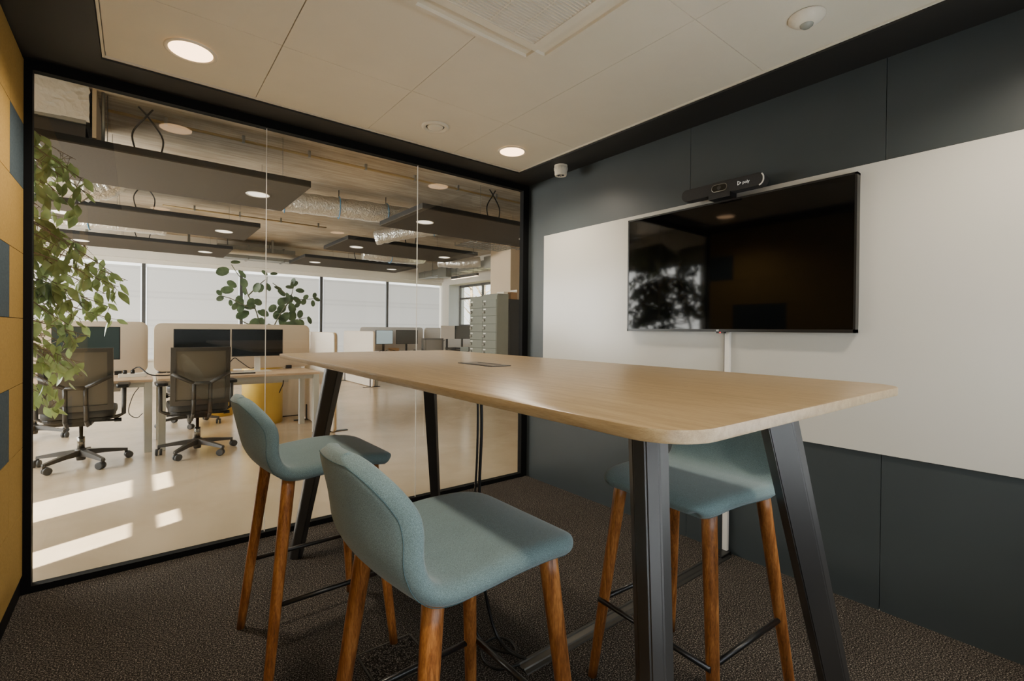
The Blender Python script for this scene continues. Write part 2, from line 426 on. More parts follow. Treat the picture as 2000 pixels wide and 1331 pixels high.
tr = thing('cable_trunking', 'white vertical cable trunking running down the wall below the television', 'cable trunking', (XR-.009, 1.2935, 0))
obj('cover', bx(-.020, -.0005, -.0135, .0135, .02, 1.215, .0015), M['white'], tr)
obj('lip', bx(-.0185, 0, .0145, .0165, .02, 1.215), M['bezel'], tr)
fc = thing('floor_cable_cover', 'flat grey cable duct crossing the carpet from wall to table', 'cable duct', (1.07, 1.285, 0))
bm = NB()
pr_ = [(-.036, 0), (-.034, .004), (-.021, .0085), (-.018, .0125), (-.0145, .013), (-.012, .0085), (.012, .0085), (.0145, .013), (.018, .0125), (.021, .0085), (.034, .004), (.036, 0)]
a = [bm.verts.new((0, y, z)) for y, z in pr_]; b = [bm.verts.new((XR-1.07-.035, y, z)) for y, z in pr_]
for i in range(len(a)-1): bm.faces.new((a[i], b[i], b[i+1], a[i+1]))
bm.faces.new(a); bm.faces.new(list(reversed(b))); bmesh.ops.recalc_face_normals(bm, faces=bm.faces)
obj('duct', bm, M['steel'], fc)
obj('end_box', bx(XR-1.07-.11, XR-1.07-.012, -.022, .03, 0, .019, .003), M['black_plastic'], fc)

# ================================================================== CEILING FITTINGS
def lib_downlight():
    t = thing('ceiling_downlight', '', 'downlight', (0,0,0))
    obj('trim_ring', lathe([(.098, .0), (.098, -.004), (.094, -.007), (.084, -.005), (.080, .0)], 40), M['ceil'], t)
    obj('diffuser', lathe([(0, -.0012), (.05, -.0014), (.0815, -.003), (.0815, 0)], 40), M['light'], t)
    return t
dl = lib_downlight(); GL = 'round downlights in the white ceiling'
dl.location = (.181, 2.503, ZT); dl['label'] = 'round warm downlight in the ceiling nearest the yellow wall'; dl['group'] = GL
spots = [(.181, 2.503), (1.975, 2.517), (.181, .03), (1.96, .02)]
dup(dl, (1.975, 2.517, ZT), 0, 'round warm downlight in the ceiling corner by the anthracite wall', GL)
dup(dl, (.181, .03, ZT), 0, 'round warm downlight overhead mirrored in the glass beside the plant', GL)
dup(dl, (1.96, .02, ZT), 0, 'round warm downlight overhead mirrored low in the middle glass pane', GL)
t = thing('air_valve', 'round white air valve between the two ceiling downlights', 'air valve', (1.382, 2.501, ZT))
obj('rim', lathe([(.080, 0), (.080, -.006), (.074, -.012), (.062, -.012), (.055, -.004), (.054, -.001)], 36), M['ceil'], t)
obj('disc', lathe([(0, -.012), (.030, -.013), (.044, -.009), (.047, -.003), (.045, -.001)], 36), M['ceil'], t)
obj('shadow_gap', lathe([(0, -.0006), (.0545, -.0006)], 36), M['black_plastic'], t)
t = thing('motion_sensor', 'white domed motion sensor on the ceiling near the dark wall', 'motion sensor', (1.994, .735, ZT))
obj('housing', lathe([(.062, 0), (.062, -.006), (.050, -.018), (.034, -.028), (.024, -.030), (0, -.030)], 40), M['ceil'], t)
obj('lens', lathe([(.0235, -.028), (.022, -.034), (.014, -.041), (0, -.0435)], 28), M['sensor_lens'], t)
t = thing('alarm_sounder', 'small white ribbed alarm sounder hanging from the black soffit', 'alarm sounder', (2.392, 2.478, S))
obj('base_ring', lathe([(.047, 0), (.047, -.012), (.044, -.014)], 32), M['ceil'], t)
obj('body', lathe([(.044, -.012), (.049, -.018), (.049, -.028), (.046, -.036), (.043, -.066), (.040, -.074), (.034, -.074), (.030, -.066), (0, -.066)], 32), M['ceil'], t)
bm = NB()
for k in range(14):
    a = 2*PI*k/14; add_box(bm, .0475, .0495, -.0022, .0022, -.036, -.017, 0, Matrix.Rotation(a, 4, 'Z'))
obj('rib', bm, M['offwhite'], t)
bm = NB()
for k in range(8):
    a = 2*PI*k/8; add_box(bm, .012, .026, -.0028, .0028, -.071, -.065, 0, Matrix.Rotation(a, 4, 'Z'))
obj('grille', bm, M['bezel'], t)

# ceiling cassette air conditioner
ac = thing('air_conditioner', 'square white ceiling cassette air conditioner with slatted intake', 'air conditioner', (1.050, 1.262, ZT))
R_ = .355
bm = NB()
def frame_sq(bm, a, b, z0, z1):
    add_box(bm, -a, a, b, a, z0, z1); add_box(bm, -a, a, -a, -b, z0, z1); add_box(bm, -a, -b, -b, b, z0, z1); add_box(bm, b, a, -b, b, z0, z1)
o_ = rrect(R_, R_, .05, 6); i_ = rrect(R_-.02, R_-.02, .04, 6)
bm = prism(o_, -.012, 0, 0)
obj('surround', bm, M['ceil'], ac)
bm = NB(); frame_sq(bm, .335, .318, -.026, -.011); frame_sq(bm, .262, .240, -.026, -.011)
for sx in (-1, 1):
    for sy in (-1, 1):
        add_box(bm, *sorted((sx*.262, sx*.320)), *sorted((sy*.262, sy*.320)), -.026, -.011)
obj('face_frame', bm, M['ceil'], ac)
for k in range(4):
    bm = NB(); add_box(bm, -.236, .236, -.002, .052, -.003, .001, 0, Matrix.Translation((0, .2635, -.015)) @ Matrix.Rotation(math.radians(10), 4, 'X'))
    o = obj('air_flap', bm, M['ceil'], ac); o.rotation_euler = (0, 0, k*PI/2)
gr = obj('intake_backing', bx(-.238, .238, -.238, .238, -.0125, -.0122), M['grey_dark'], ac)
bm = NB()
for k in range(33):
    y = -.225 + k*.45/32; add_box(bm, -.236, .236, y-.0045, y+.0015, -.024, -.014, 0, Matrix.Translation((0, y, 0)) @ Matrix.Translation((0, -y, 0)))
for x in (-.12, 0, .12): add_box(bm, x-.003, x+.003, -.236, .236, -.0235, -.0145)
frame_sq(bm, .240, .226, -.027, -.012)
obj('intake_grille', bm, M['ceil'], ac)

# ================================================================== BAR TABLE
CX, CY, TH_ = 1.0587, 1.5154, -.0127
TZ = 1.0689; TT = .020
tb = thing('bar_table', 'tall oak topped bar table on black splayed steel legs', 'table', (CX, CY, 0), TH_)
obj('tabletop', prism(rrect(.502, 1.184, .085, 8), TZ-TT, TZ, .0025), [M['oak']], tb, 40)
def table_leg(sx, sy):
    """tapering folded steel leg: square section with the inner corner cut off, leaning outwards"""
    bm = NB()
    rings = []
    for k in range(2):
        z = (TZ-TT, 0)[k]; a = (1, .69)[k]; q = math.sqrt(.5)*a
        cx, cy = ((.2671, .9601), (.419, 1.1219))[k]
        sec = [((d-w)*q, (d+w)*q) for d, w in ((-.044, .034), (.019, .034), (.044, .013), (.044, -.013), (.019, -.034), (-.044, -.034))]
        rings.append([bm.verts.new((sx*(cx+x), sy*(cy+y), z)) for x, y in sec])
    n = 6
    for i in range(n): bm.faces.new((rings[0][i], rings[0][(i+1) % n], rings[1][(i+1) % n], rings[1][i]))
    bm.faces.new(rings[0]); bm.faces.new(rings[1]); bmesh.ops.recalc_face_normals(bm, faces=bm.faces)
    bmesh.ops.bevel(bm, geom=[e for e in bm.edges if abs(e.verts[0].co.z-e.verts[1].co.z) > .5], offset=.003, segments=2, affect='EDGES')
    return bm
for sx in (-1, 1):
    for sy in (-1, 1):
        l = obj('leg', table_leg(sx, sy), M['leg'], tb, 30)
        # screw slot in the inner face just under the top
        n = Vector((-sx, -sy, 0)).normalized(); tdir = Vector((sx*(.419-.2671), sy*(1.1219-.9601), -(TZ-TT))).normalized()
        base = Vector((sx*.2671, sy*.9601, TZ-TT)) + tdir*.050 + n*.0385
        side = tdir.cross(n).normalized(); nn = side.cross(tdir).normalized()
        bm = NB(); ov = [(.007*math.cos(a), (.022 if math.sin(a) > 0 else -.022) + .007*math.sin(a)) for a in [i*PI/8 for i in range(16)]]
        vs = [bm.verts.new(base + side*x + tdir*y + n*.0052) for x, y in ov]; bm.faces.new(vs)
        obj('slot', bm, M['black_plastic'], l)
        foot = bx(sx*.419-.02, sx*.419+.02, sy*1.1219-.02, sy*1.1219+.02, 0, .004); obj('foot_pad', foot, M['black_plastic'], l)
ob = obj('outlet_frame', prism(rrect(.046, .117, .006, 4), TZ-.001, TZ+.003, .001), M['metal_black'], tb); ob.location = (-.016, -.022, 0)
obj('outlet_flap', bx(-.038, .014, -.108, .108, TZ+.002, TZ+.0036), M['bronze'], ob)
obj('outlet_slot', bx(.020, .033, -.07, .07, TZ+.0034, TZ+.0042), M['cable'], ob)
obj('outlet_tray', bx(-.042, .042, -.11, .11, TZ-.075, TZ-TT, .004), M['black_plastic'], ob)

# cables falling from the outlet box to the carpet
zt = TZ-.076
def cable(name, pts, r, label, group=None, k=8):
    o = obj(name, tube(catmull(pts, k), r, 8), M['cable']); tag(o, label, 'cable', group); return o
GC = 'black cables under the bar table'
cable('power_cable', [(1.035, 1.50, zt), (1.043, 1.503, .82), (1.040, 1.510, .55), (1.050, 1.50, .28), (1.070, 1.47, .10), (1.085, 1.42, .02), (1.095, 1.34, .012), (1.105, 1.30, .016)], .0062, 'thick black cable hanging under the bar table into the floor duct', GC)
cable('data_cable', [(1.015, 1.495, zt), (1.020, 1.495, .85), (1.016, 1.50, .62), (1.002, 1.515, .40), (1.010, 1.51, .20), (1.02, 1.49, .05), (1.05, 1.43, .008), (1.10, 1.36, .008), (1.13, 1.41, .008), (1.10, 1.47, .008), (1.03, 1.46, .010), (.99, 1.40, .008), (1.00, 1.33, .008), (1.07, 1.29, .016)], .0045, 'thin black cable hanging under the bar table and coiling on the carpet', GC)
fb = thing('floor_box', 'carpet filled floor box with thin metal rim under the table', 'floor box', (.74, 1.60, 0), TH_)
bm = NB()
def rim(bm, a, b, w, h): 
    add_box(bm, -a, a, b-w, b, 0, h); add_box(bm, -a, a, -b, -b+w, 0, h); add_box(bm, -a, -a+w, -b+w, b-w, 0, h); add_box(bm, a-w, a, -b+w, b-w, 0, h)
rim(bm, .108, .108, .007, .003); obj('rim', bm, M['steel'], fb)
obj('lid', bx(-.099, .099, -.099, .099, 0, .002), M['carpet'], fb)
bm = NB(); add_box(bm, .05, .09, -.09, -.086, .002, .004); add_box(bm, .05, .09, -.06, -.056, .002, .004); add_box(bm, .05, .054, -.09, -.056, .002, .004)
obj('cable_flap', bm, M['steel'], fb)

# ================================================================== BAR STOOLS
prof = catmull([(x, 0, z) for x, z in ((.238,.692), (.229,.711), (.195,.725), (.125,.735), (.030,.736), (-.060,.729), (-.130,.724), (-.178,.735), (-.210,.775), (-.228,.835), (-.243,.900), (-.258,.966))], 6)

TK = .046
def shell_point(u, v, off=0.0):
    """u: index along the profile (0 front edge .. N top of the back), v: -1..1 across"""
    N = len(prof)-1; i = min(int(u), N-1); f = u-i
    p = prof[i].lerp(prof[i+1], f); d = (prof[min(i+1, N)] - prof[i]).normalized()
    nrm = Vector((d.z, 0, -d.x)).normalized()          # towards the sitter: up on the seat, forward on the back
    if nrm.z < 0 and abs(nrm.z) > abs(nrm.x): nrm = -nrm
    s = cum[i] + f*(cum[i+1]-cum[i]); L = cum[-1]
    W = .206 + .014*math.sin(PI*min(1, s/L*1.35)) 
    df, db = s, L-s; rf, rb = .095, .150
    w = W
    if df < rf: w = W - rf*.80 + .80*math.sqrt(max(0, rf*rf-(rf-df)**2))
    if db < rb: w = max(.050, (W - .010*(1-db/rb))*max(0, 1-(1-db/rb)**2.3)**.5)
    y = v*w
    back = max(0.0, min(1.0, (p.z-.725)/.14)) if p.x < -.13 else 0.0
    lift = 0.0
    q = Vector((p.x + back*1.5*y*y + (0 if p.x > -.1 else .35*y*y*(1-back)*min(1, (-.1-p.x)/.08)), y, p.z + lift))
    return q - nrm*off
cum = [0]
for a, b in zip(prof[:-1], prof[1:]): cum.append(cum[-1] + (b-a).length)
def at_s(d):
    k = 0
    while k < len(cum)-2 and cum[k+1] < d: k += 1
    return min(len(cum)-1, k + (d-cum[k])/(cum[k+1]-cum[k]))
def skin(d, v, side, proud=0.0):
    L = cum[-1]; RR = .028
    u = at_s(d); p = shell_point(u, v); q0 = shell_point(u, v*.98 if abs(v) > .5 else v, 1.0); q1 = shell_point(u, v*.98 if abs(v) > .5 else v, 0.0)
    n = (q1-q0).normalized()
    e = 1.0
    w = abs(shell_point(u, 1.0).y)
    e = min((1-abs(v))*w, d, L-d); f = min(1, e/RR); h = TK*.5*math.sqrt(max(0, 1-(1-f)**2))
    return p - n*(TK*.5) + n*(side*(h+proud))
def stool_shell():
    """padded shell: two skins that meet in a softly rounded rim"""
    bm = NB(); L = cum[-1]; RR = .028
    near = [0, .0012, .0045, .010, .018, .028]
    ss = near + [.028 + (L-.056)*q/34 for q in range(1, 34)] + [L-x for x in reversed(near)]
    vv = [0, .006, .025, .06, .11, .19, .30, .42, .55, .70, .85, 1.0]
    vv = [-1+x for x in vv] + [1-x for x in reversed(vv[:-1])]
    top, bot = [], []
    for a, d in enumerate(ss):
        rt, rb = [], []
        for b, v in enumerate(vv):
            edge = a in (0, len(ss)-1) or b in (0, len(vv)-1)
            t_ = bm.verts.new(skin(d, v, 1)); rt.append(t_); rb.append(t_ if edge else bm.verts.new(skin(d, v, -1)))
        top.append(rt); bot.append(rb)
    for a in range(len(ss)-1):
        for b in range(len(vv)-1):
            bm.faces.new((top[a][b], top[a][b+1], top[a+1][b+1], top[a+1][b]))
            q = (bot[a][b], bot[a+1][b], bot[a+1][b+1], bot[a][b+1])
            try: bm.faces.new(q)
            except ValueError: pass
    for f in bm.faces: f.smooth = True
    bmesh.ops.recalc_face_normals(bm, faces=bm.faces); return bm
def leg_pts(sx, sy, z):
    fx = (.2146-.0929*z) if sx > 0 else -(.2272-.1147*z)
    return Vector((fx, sy*(.2304-.0971*z), z))
def make_stool():
    t = thing('bar_stool', '', 'bar stool')
    sh = obj('seat_shell', stool_shell(), M['fabric'], t)
    sb = sh.modifiers.new('smooth', 'SUBSURF'); sb.levels = 1; sb.render_levels = 1
    # double stitched seam a little in from the rim on the outer face
    L = cum[-1]; path = []; IN = .015
    def vin(d): return 1 - IN/max(.05, abs(shell_point(at_s(d), 1.0).y))
    for k in range(61): d = .03 + (L-.03-IN)*k/60; path.append(skin(d, vin(d), -1, .0004))
    for k in range(1, 12): path.append(skin(L-IN, vin(L-IN)*(1-2*k/12), -1, .0004))
    for k in range(61): d = .03 + (L-.03-IN)*(1-k/60); path.append(skin(d, -vin(d), -1, .0004))
    bm = NB(); add_tube(bm, path, .0008, 5); obj('seam', bm, M['seam'], sh)
    for sx in (1, -1):
        for sy in (-1, 1):
            top = .712 if sx > 0 else .705
            n = 9
            pts = [leg_pts(sx, sy, top*(1-k/n)) for k in range(n+1)]
            rad = [.0150 + .0075*(p.z/.7)**.85 for p in pts]
            l = obj('leg', tube(pts, rad, 18), M['walnut'], t)
            p = leg_pts(sx, sy, 0); obj('glide', lathe([(.012, .003), (.012, 0), (0, 0)], 14, cx=p.x, cy=p.y), M['black_plastic'], l)
    zr = .276; a, b, c, d = leg_pts(-1, -1, zr), leg_pts(1, -1, zr), leg_pts(1, 1, zr), leg_pts(-1, 1, zr)
    for n_, p, q in (('side_rail', a, b), ('side_rail', d, c), ('foot_rail', b, c)):
        e = (q-p).normalized()*.006
        off = Vector((.018, 0, 0)) if n_ == 'foot_rail' else Vector((0,0,0))
        obj(n_, tube([p-e+off, q+e+off], .0085, 12), M['metal_black'], t)
    obj('seat_plate', bx(-.16, .16, -.165, .165, .684, .694, .003), M['black_plastic'], t)
    return t
st = make_stool()
GS = 'bar stools around the tall table'
st.location = (.5946, .9679, 0); st.rotation_euler = (0, 0, .0122); st['group'] = GS
st['label'] = 'teal upholstered bar stool on walnut legs closest to the camera'
dup(st, (.5595, 1.9208, 0), .0111, 'teal upholstered bar stool at the table end beside the glass partition', GS)
dup(st, (1.452, .870, 0), 3.0908, 'teal bar stool half hidden behind the near table legs, facing left', GS)

# ================================================================== OFFICE SHELL (beyond the glass)
OX0, OX1, OY1, OZ = -3.0, 6.875, 12.0, 3.10
Y0 = -1.0
bm = NB(); add_box(bm, OX0-.2, OX1+.5, YG+.035, OY1+.2, -.06, 0); add_box(bm, OX0-.2, XL-.06, Y0, YG+.035, -.06, 0); add_box(bm, XR+.08, OX1+.5, Y0, YG+.035, -.06, 0)
struct('office_floor', bm, M['floor'])
bm = NB(); add_box(bm, OX0-.2, OX1+.5, Y0, OY1+.2, OZ, OZ+.1)
add_box(bm, OX0, OX1, 3.25, 3.75, OZ-.10, OZ)                        # shallow beams running along the glass
add_box(bm, OX0, OX1, 4.10, 4.30, OZ-.05, OZ)
struct('office_ceiling', bm, M['concrete'])
struct('wall_office_near', bx(OX0-.2, OX1+.5, Y0-.1, Y0, 0, OZ), M['office_wall'])
# wall over the glass partition seen only from the office side
struct('wall_bulkhead', bx(XL-.06, XR+.08, YG-.01, YG+.035, S+.02, OZ), M['office_wall'])
struct('wall_partition_side', bx(XR+.08, OX1, YG-.05, YG+.03, 0, OZ), M['office_wall'])

# sun direction (travels towards +x, slightly +y, down)
SLOPE = .46; hx = 1/math.hypot(1, SLOPE); hy = SLOPE*hx; TAN = .577
def zat(xp): return (xp-OX0)/hx*TAN
# left wall with the window openings that let the sun in
ops = [(2.900, 3.385, .75, zat(0.0)), (2.900, 3.385, zat(.110), zat(.243)), (2.085, 2.345, .75, zat(0.0)), (2.085, 2.345, zat(.110), zat(.243))]
def wall_with_holes_x(x0, x1, y0, y1, z0, z1, holes):
    ys_ = sorted({y0, y1, *[h[0] for h in holes], *[h[1] for h in holes]}); zs_ = sorted({z0, z1, *[h[2] for h in holes], *[h[3] for h in holes]})
    bm = NB()
    for a, b in zip(ys_[:-1], ys_[1:]):
        for c, d in zip(zs_[:-1], zs_[1:]):
            ym, zm = (a+b)/2, (c+d)/2
            if not any(h[0] < ym < h[1] and h[2] < zm < h[3] for h in holes): add_box(bm, x0, x1, a, b, c, d)
    return bm
lw = [(4.6, 6.3, .8, 2.45), (6.45, 8.15, .8, 2.45), (8.3, 10.0, .8, 2.45)]
struct('wall_office_left', wall_with_holes_x(OX0-.03, OX0, Y0, OY1+.2, 0, OZ, ops + lw), M['office_wall'])
for i, (a, b, c, d) in enumerate(lw):
    w = bpy.data.objects.new('window_%d' % (i+6), None); C.objects.link(w); w['kind'] = 'structure'
    struct('blind', bx(OX0-.02, OX0-.015, a+.02, b-.02, c, d), M['blind_left'], w)  # blinds out of view; added emission stands for daylight and lights the office
    bm = NB(); add_box(bm, OX0-.03, OX0+.01, a, a+.03, c, d); add_box(bm, OX0-.03, OX0+.01, b-.03, b, c, d); add_box(bm, OX0-.03, OX0+.01, a, b, d-.03, d); add_box(bm, OX0-.03, OX0+.05, a, b, c-.03, c)
    struct('frame', bm, M['mullion'], w)

# far wall of windows with roller blinds
mx_ = [-3.0, -1.61, .107, 1.82, 3.537, 5.241, 6.875]
ZB = 2.415
bm = NB()
add_box(bm, OX0-.2, OX1+.5, OY1-.02, OY1+.2, ZB+.055, OZ); add_box(bm, OX0-.2, OX1+.5, OY1-.02, OY1+.2, 0, .55)
add_box(bm, OX0, OX1, OY1-.10, OY1-.02, ZB+.14, ZB+.36)              # blind box / valance
struct('wall_far', bm, M['office_wall'])
for i, (a, b) in enumerate(zip(mx_[:-1], mx_[1:])):
    if b <= -1.5: continue
    w = bpy.data.objects.new('window_%d' % (i+1), None); C.objects.link(w); w['kind'] = 'structure'
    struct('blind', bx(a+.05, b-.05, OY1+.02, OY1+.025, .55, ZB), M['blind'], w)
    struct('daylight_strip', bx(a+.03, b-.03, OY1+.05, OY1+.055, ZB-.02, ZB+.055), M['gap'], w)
    bm = NB(); add_box(bm, a-.03, a+.03, OY1-.01, OY1+.06, .55, ZB+.055); struct('mullion', bm, M['mullion'], w)
    struct('sill', bx(a, b, OY1-.12, OY1+.02, .53, .56), M['white'], w)

# right wall of the office with a deep window niche
NY0, NY1, NZ0, NZ1 = 9.30, 11.60, .95, 2.42
struct('wall_office_right', wall_with_holes_x(OX1, OX1+.5, YG, OY1+.2, 0, OZ, [(9.2, 11.58, .9, 2.46)]), M['office_wall'])
w = bpy.data.objects.new('window_10', None); C.objects.link(w); w['kind'] = 'structure'
bm = NB(); XW = OX1+.34
add_box(bm, OX1+.001, OX1+.5, 11.56, 11.60, .9, 2.46); add_box(bm, OX1+.001, OX1+.5, 9.2, 11.58, .86, .9)
struct('reveal', bm, M['reveal'], w)
bm = NB()
for z0, z1 in ((.9, .96), (1.30, 1.36), (2.06, 2.11), (2.40, 2.46)): add_box(bm, XW, XW+.05, 9.2, 11.58, z0, z1)
for y in (9.2, 10.4, 11.53): add_box(bm, XW, XW+.05, y, y+.05, .9, 2.46)
struct('sash', bm, M['mullion'], w)
struct('pane', bx(XW+.02, XW+.024, 9.2, 11.58, .9, 2.46), M['glass'], w)
# pillar beside the lockers
struct('pillar', bx(5.60, OX1, 7.147, 7.80, 0, OZ), M['beige_wall'])

# outside: winter lawn and bare trees behind the niche window
gl_ = obj('lawn', bx(OX1+.6, OX1+40, -10, 45, -.7, -.6), M['grass']); gl_['kind'] = 'structure'
def bare_tree(x, y, h, label, seed):
    rnd = random.Random(seed)
    t = thing('bare_tree', label, 'tree', (x, y, -.6), 0, 'bare trees outside the niche window')
    obj('trunk', tube([(0,0,0), (.05,.02,h*.35), (-.03,.05,h*.7), (.05,0,h)], [.10, .075, .05, .015], 10), M['tree_bark'], t)
    bm = NB()
    for k in range(34):
        z = h*(.15 + .8*rnd.random()); a = rnd.random()*2*PI; L = .5+1.1*rnd.random()
        p0 = Vector((0,0,z)); d = Vector((math.cos(a), math.sin(a), .5+.7*rnd.random())).normalized()
        p1 = p0 + d*L*.5 + Vector((rnd.uniform(-.1,.1), rnd.uniform(-.1,.1), 0)); p2 = p0 + d*L + Vector((rnd.uniform(-.2,.2), rnd.uniform(-.2,.2), .1))
        add_tube(bm, [p0, p1, p2], [.026, .016, .005], 5)
        for j in range(2):
            q = p1.lerp(p2, rnd.random()); add_tube(bm, [q, q + Vector((rnd.uniform(-.4,.4), rnd.uniform(-.4,.4), rnd.uniform(.1,.5)))], [.009, .003], 4)
    obj('branches', bm, M['tree_bark'], t)
bare_tree(10.2, 15.4, 5.2, 'bare winter tree outside, left part of the niche window', 1)
bare_tree(9.8, 14.0, 5.6, 'bare winter tree outside, right part of the niche window', 2)

# ================================================================== OFFICE CEILING SERVICES
BZ = 2.62
GB = 'suspended charcoal acoustic baffles in the open office'
def make_baffle():
    t = thing('acoustic_baffle', '', 'acoustic panel')
    obj('panel', bx(-1.235, 1.235, -.625, .625, .0, .012, 0), M['baffle'], t)
    obj('edge_band', bx(-1.235, 1.235, -.625, .625, .012, .065, 0), M['baffle_edge'], t)
    for x in (-.87, .87):
        d = obj('downlight', lathe([(.115, 0), (.112, -.006), (.102, -.004), (.098, 0)], 28, cx=x), M['white'], t)
        obj('diffuser', lathe([(0, -.001), (.099, -.001)], 28, cx=x), M['light_office'], d)
    for x in (-.33, 1.0):
        for y in (-.5, .5): obj('hanger_wire', tube([(x, y, .06), (x, y, OZ-BZ)], .0025, 5), M['galv'], t)
    for x in (-.08,):
        obj('lead', tube(catmull([(x-.06, -.42, .06), (x-.09, -.42, .24), (x, -.42, .40), (x+.05, -.42, OZ-BZ)], 6), .008, 6), M['cable'], t)
        obj('lead', tube(catmull([(x+.10, -.42, .06), (x+.12, -.42, .24), (x+.02, -.42, .40), (x-.05, -.42, OZ-BZ)], 6), .008, 6), M['cable'], t)
    return t
bf = make_baffle(); bf['group'] = GB
bf.location = (.135, 5.645, BZ); bf['label'] = 'large charcoal acoustic baffle nearest the glass, left row, below the foil duct'
dup(bf, (.135, 8.13, BZ), 0, 'charcoal acoustic baffle in the left row, second from the glass', GB)
dup(bf, (.135, 10.58, BZ), 0, 'charcoal acoustic baffle in the left row, closest to the blinds', GB)
dup(bf, (3.85, 5.645, BZ), 0, 'charcoal acoustic baffle in the right row, nearest the glass', GB)
dup(bf, (3.85, 8.13, BZ), 0, 'charcoal acoustic baffle in the right row, middle one', GB)
dup(bf, (3.85, 10.58, BZ), 0, 'charcoal acoustic baffle in the right row, farthest towards the blinds', GB)

def wobble(bm, amp, seed):
    r = random.Random(seed)
    for v in bm.verts: v.co += Vector((r.uniform(-1,1), r.uniform(-1,1), r.uniform(-1,1)))*amp
# foil wrapped box duct, top left behind the glass
t = thing('air_duct', 'foil wrapped rectangular air duct high behind the left glass', 'air duct', (-1.02, 5.05, 2.69))
bm = NB(); add_box(bm, -.70, .72, 0, 1.1, .135, .41); bmesh.ops.subdivide_edges(bm, edges=bm.edges[:], cuts=7, use_grid_fill=True); wobble(bm, .008, 3)
obj('duct_body', bm, M['foil'], t, 60)
bm = NB(); add_box(bm, -.66, .695, .03, .95, .005, .11); obj('plenum', bm, M['dark_steel'], t)
bm = NB(); add_box(bm, -.70, .70, -.004, .05, .108, .138); obj('flange', bm, M['galv'], t)
obj('hanger_rod', tube([(.80, .05, .0), (.80, .05, .41)], .012, 8), M['galv'], t)
obj('side_panel', bx(.735, .76, .02, 1.0, .02, .41), M['beige_wall'], t)
def flex_duct(name, pts, r, label, straps, rseed, m='foil2'):
    P = catmull(pts, 10); rr = random.Random(rseed)
    t = thing(name, label, 'air duct', tuple(P[0]))
    P0 = P[0]; L = [p-P0 for p in P]
    bm = NB(); add_tube(bm, L, [r*(1+.05*math.sin(i*2.4)+rr.uniform(-.02,.02)) for i in range(len(L))], 20); obj('sleeve', bm, M[m], t)
    for f in straps:
        i = int(f*(len(L)-2)); d = (L[i+1]-L[i]).normalized(); up = Vector((0,0,1)); u = d.cross(up).normalized(); w_ = u.cross(d)
        bm = NB(); add_tube(bm, [L[i] + u*(r*1.09*math.cos(a)) + w_*(r*1.09*math.sin(a)) for a in [k*PI/10 for k in range(21)]], .007, 5); obj('strap', bm, M['strap'], t)
        bm = NB(); add_tube(bm, [L[i]+w_*r, Vector((L[i].x, L[i].y, OZ-P0.z))], .006, 5); obj('hanger', bm, M['cable'], t)
    return t
flex_duct('round_duct', [(1.30, 6.75, 2.86), (2.0, 6.62, 2.86), (2.9, 6.5, 2.86), (3.9, 6.5, 2.86)], .135, 'long round foil duct with blue straps between the two baffle rows', (.12, .42, .66), 4)
flex_duct('flexible_duct', [(-.16, 6.95, 3.0), (-.20, 6.95, 2.92), (-.30, 7.0, 2.80), (-.55, 7.0, 2.72)], .17, 'bent foil hose above the second left baffle', (.35,), 5)
flex_duct('flexible_duct', [(-1.4, 9.45, 2.78), (-.8, 9.45, 2.76), (-.2, 9.4, 2.78), (.35, 9.5, 2.80)], .12, 'crinkled foil hose between the second and third left baffles', (.5,), 6)
flex_duct('flexible_duct', [(3.0, 7.35, 2.66), (3.45, 7.05, 2.78), (3.9, 6.75, 2.86)], .11, 'short slanting foil hose between the right hand baffles', (.9,), 8)
flex_duct('flexible_duct', [(3.6, 9.5, 2.74), (4.1, 9.4, 2.72), (4.6, 9.45, 2.74), (5.0, 9.6, 2.80)], .12, 'crinkled foil hose behind the middle right baffle', (.4,), 9)
flex_duct('flexible_duct', [(5.2, 9.2, 2.70), (5.5, 8.9, 2.66), (5.9, 8.6, 2.70)], .11, 'pale foil hose end beside the cable tray', (), 10, 'foil')
# ochre conduits along the concrete
def conduit(y, z, x0, x1, r, label):
    t = thing('conduit', label, 'pipe', (x0, y, z), 0, 'thin ochre conduits on the concrete ceiling')
    obj('pipe', tube([(0,0,0), (x1-x0,0,0)], r, 8), M['pipe'], t)
    x = .4
    while x < x1-x0: obj('clip', bx(x-.012, x+.012, -.018, .018, -.018, OZ-z), M['galv'], t); x += .62
conduit(5.35, 3.05, -.2, 5.0, .014, 'thin ochre conduit along the ceiling nearest the glass')
conduit(8.9, 3.04, .3, 2.7, .012, 'thin ochre conduit deep in the office ceiling')
# galvanised beams and a wire cable tray on the right
t = thing('galvanised_duct', 'flat galvanised duct along the top of the blinds', 'air duct', (1.3, 11.45, 2.68))
obj('duct_body', bx(0, 1.5, 0, .35, 0, .26), M['galv'], t); [obj('hanger_rod', tube([(q, .17, .25), (q, .17, OZ-2.68)], .008, 6), M['galv'], t) for q in (.2, 1.0)]; obj('flange', bx(.55, .58, -.02, .37, -.02, .28), M['galv'], t); obj('flange', bx(1.25, 1.28, -.02, .37, -.02, .28), M['galv'], t)
t = thing('ceiling_pipe', 'long grey pipe crossing above the last left baffle', 'pipe', (-1.2, 11.3, 2.78))
obj('pipe', tube([(0,0,0), (4.2,0,0)], .05, 10), M['offwhite'], t)
for x in (.5, 2.0, 3.5): obj('clip', bx(x-.02, x+.02, -.02, .02, .04, OZ-2.78), M['galv'], t)
t = thing('cable_tray', 'wire mesh cable tray under the ceiling above the lockers', 'cable tray', (4.6, 7.0, 2.76))
bm = NB()
for k in range(7): add_tube(bm, [(0, k*.09, 0), (1.9, k*.09, 0)], .006, 5)
for k in range(16): add_tube(bm, [(k*.125, 0, .06), (k*.125, 0, 0), (k*.125, .54, 0), (k*.125, .54, .06)], .006, 5)
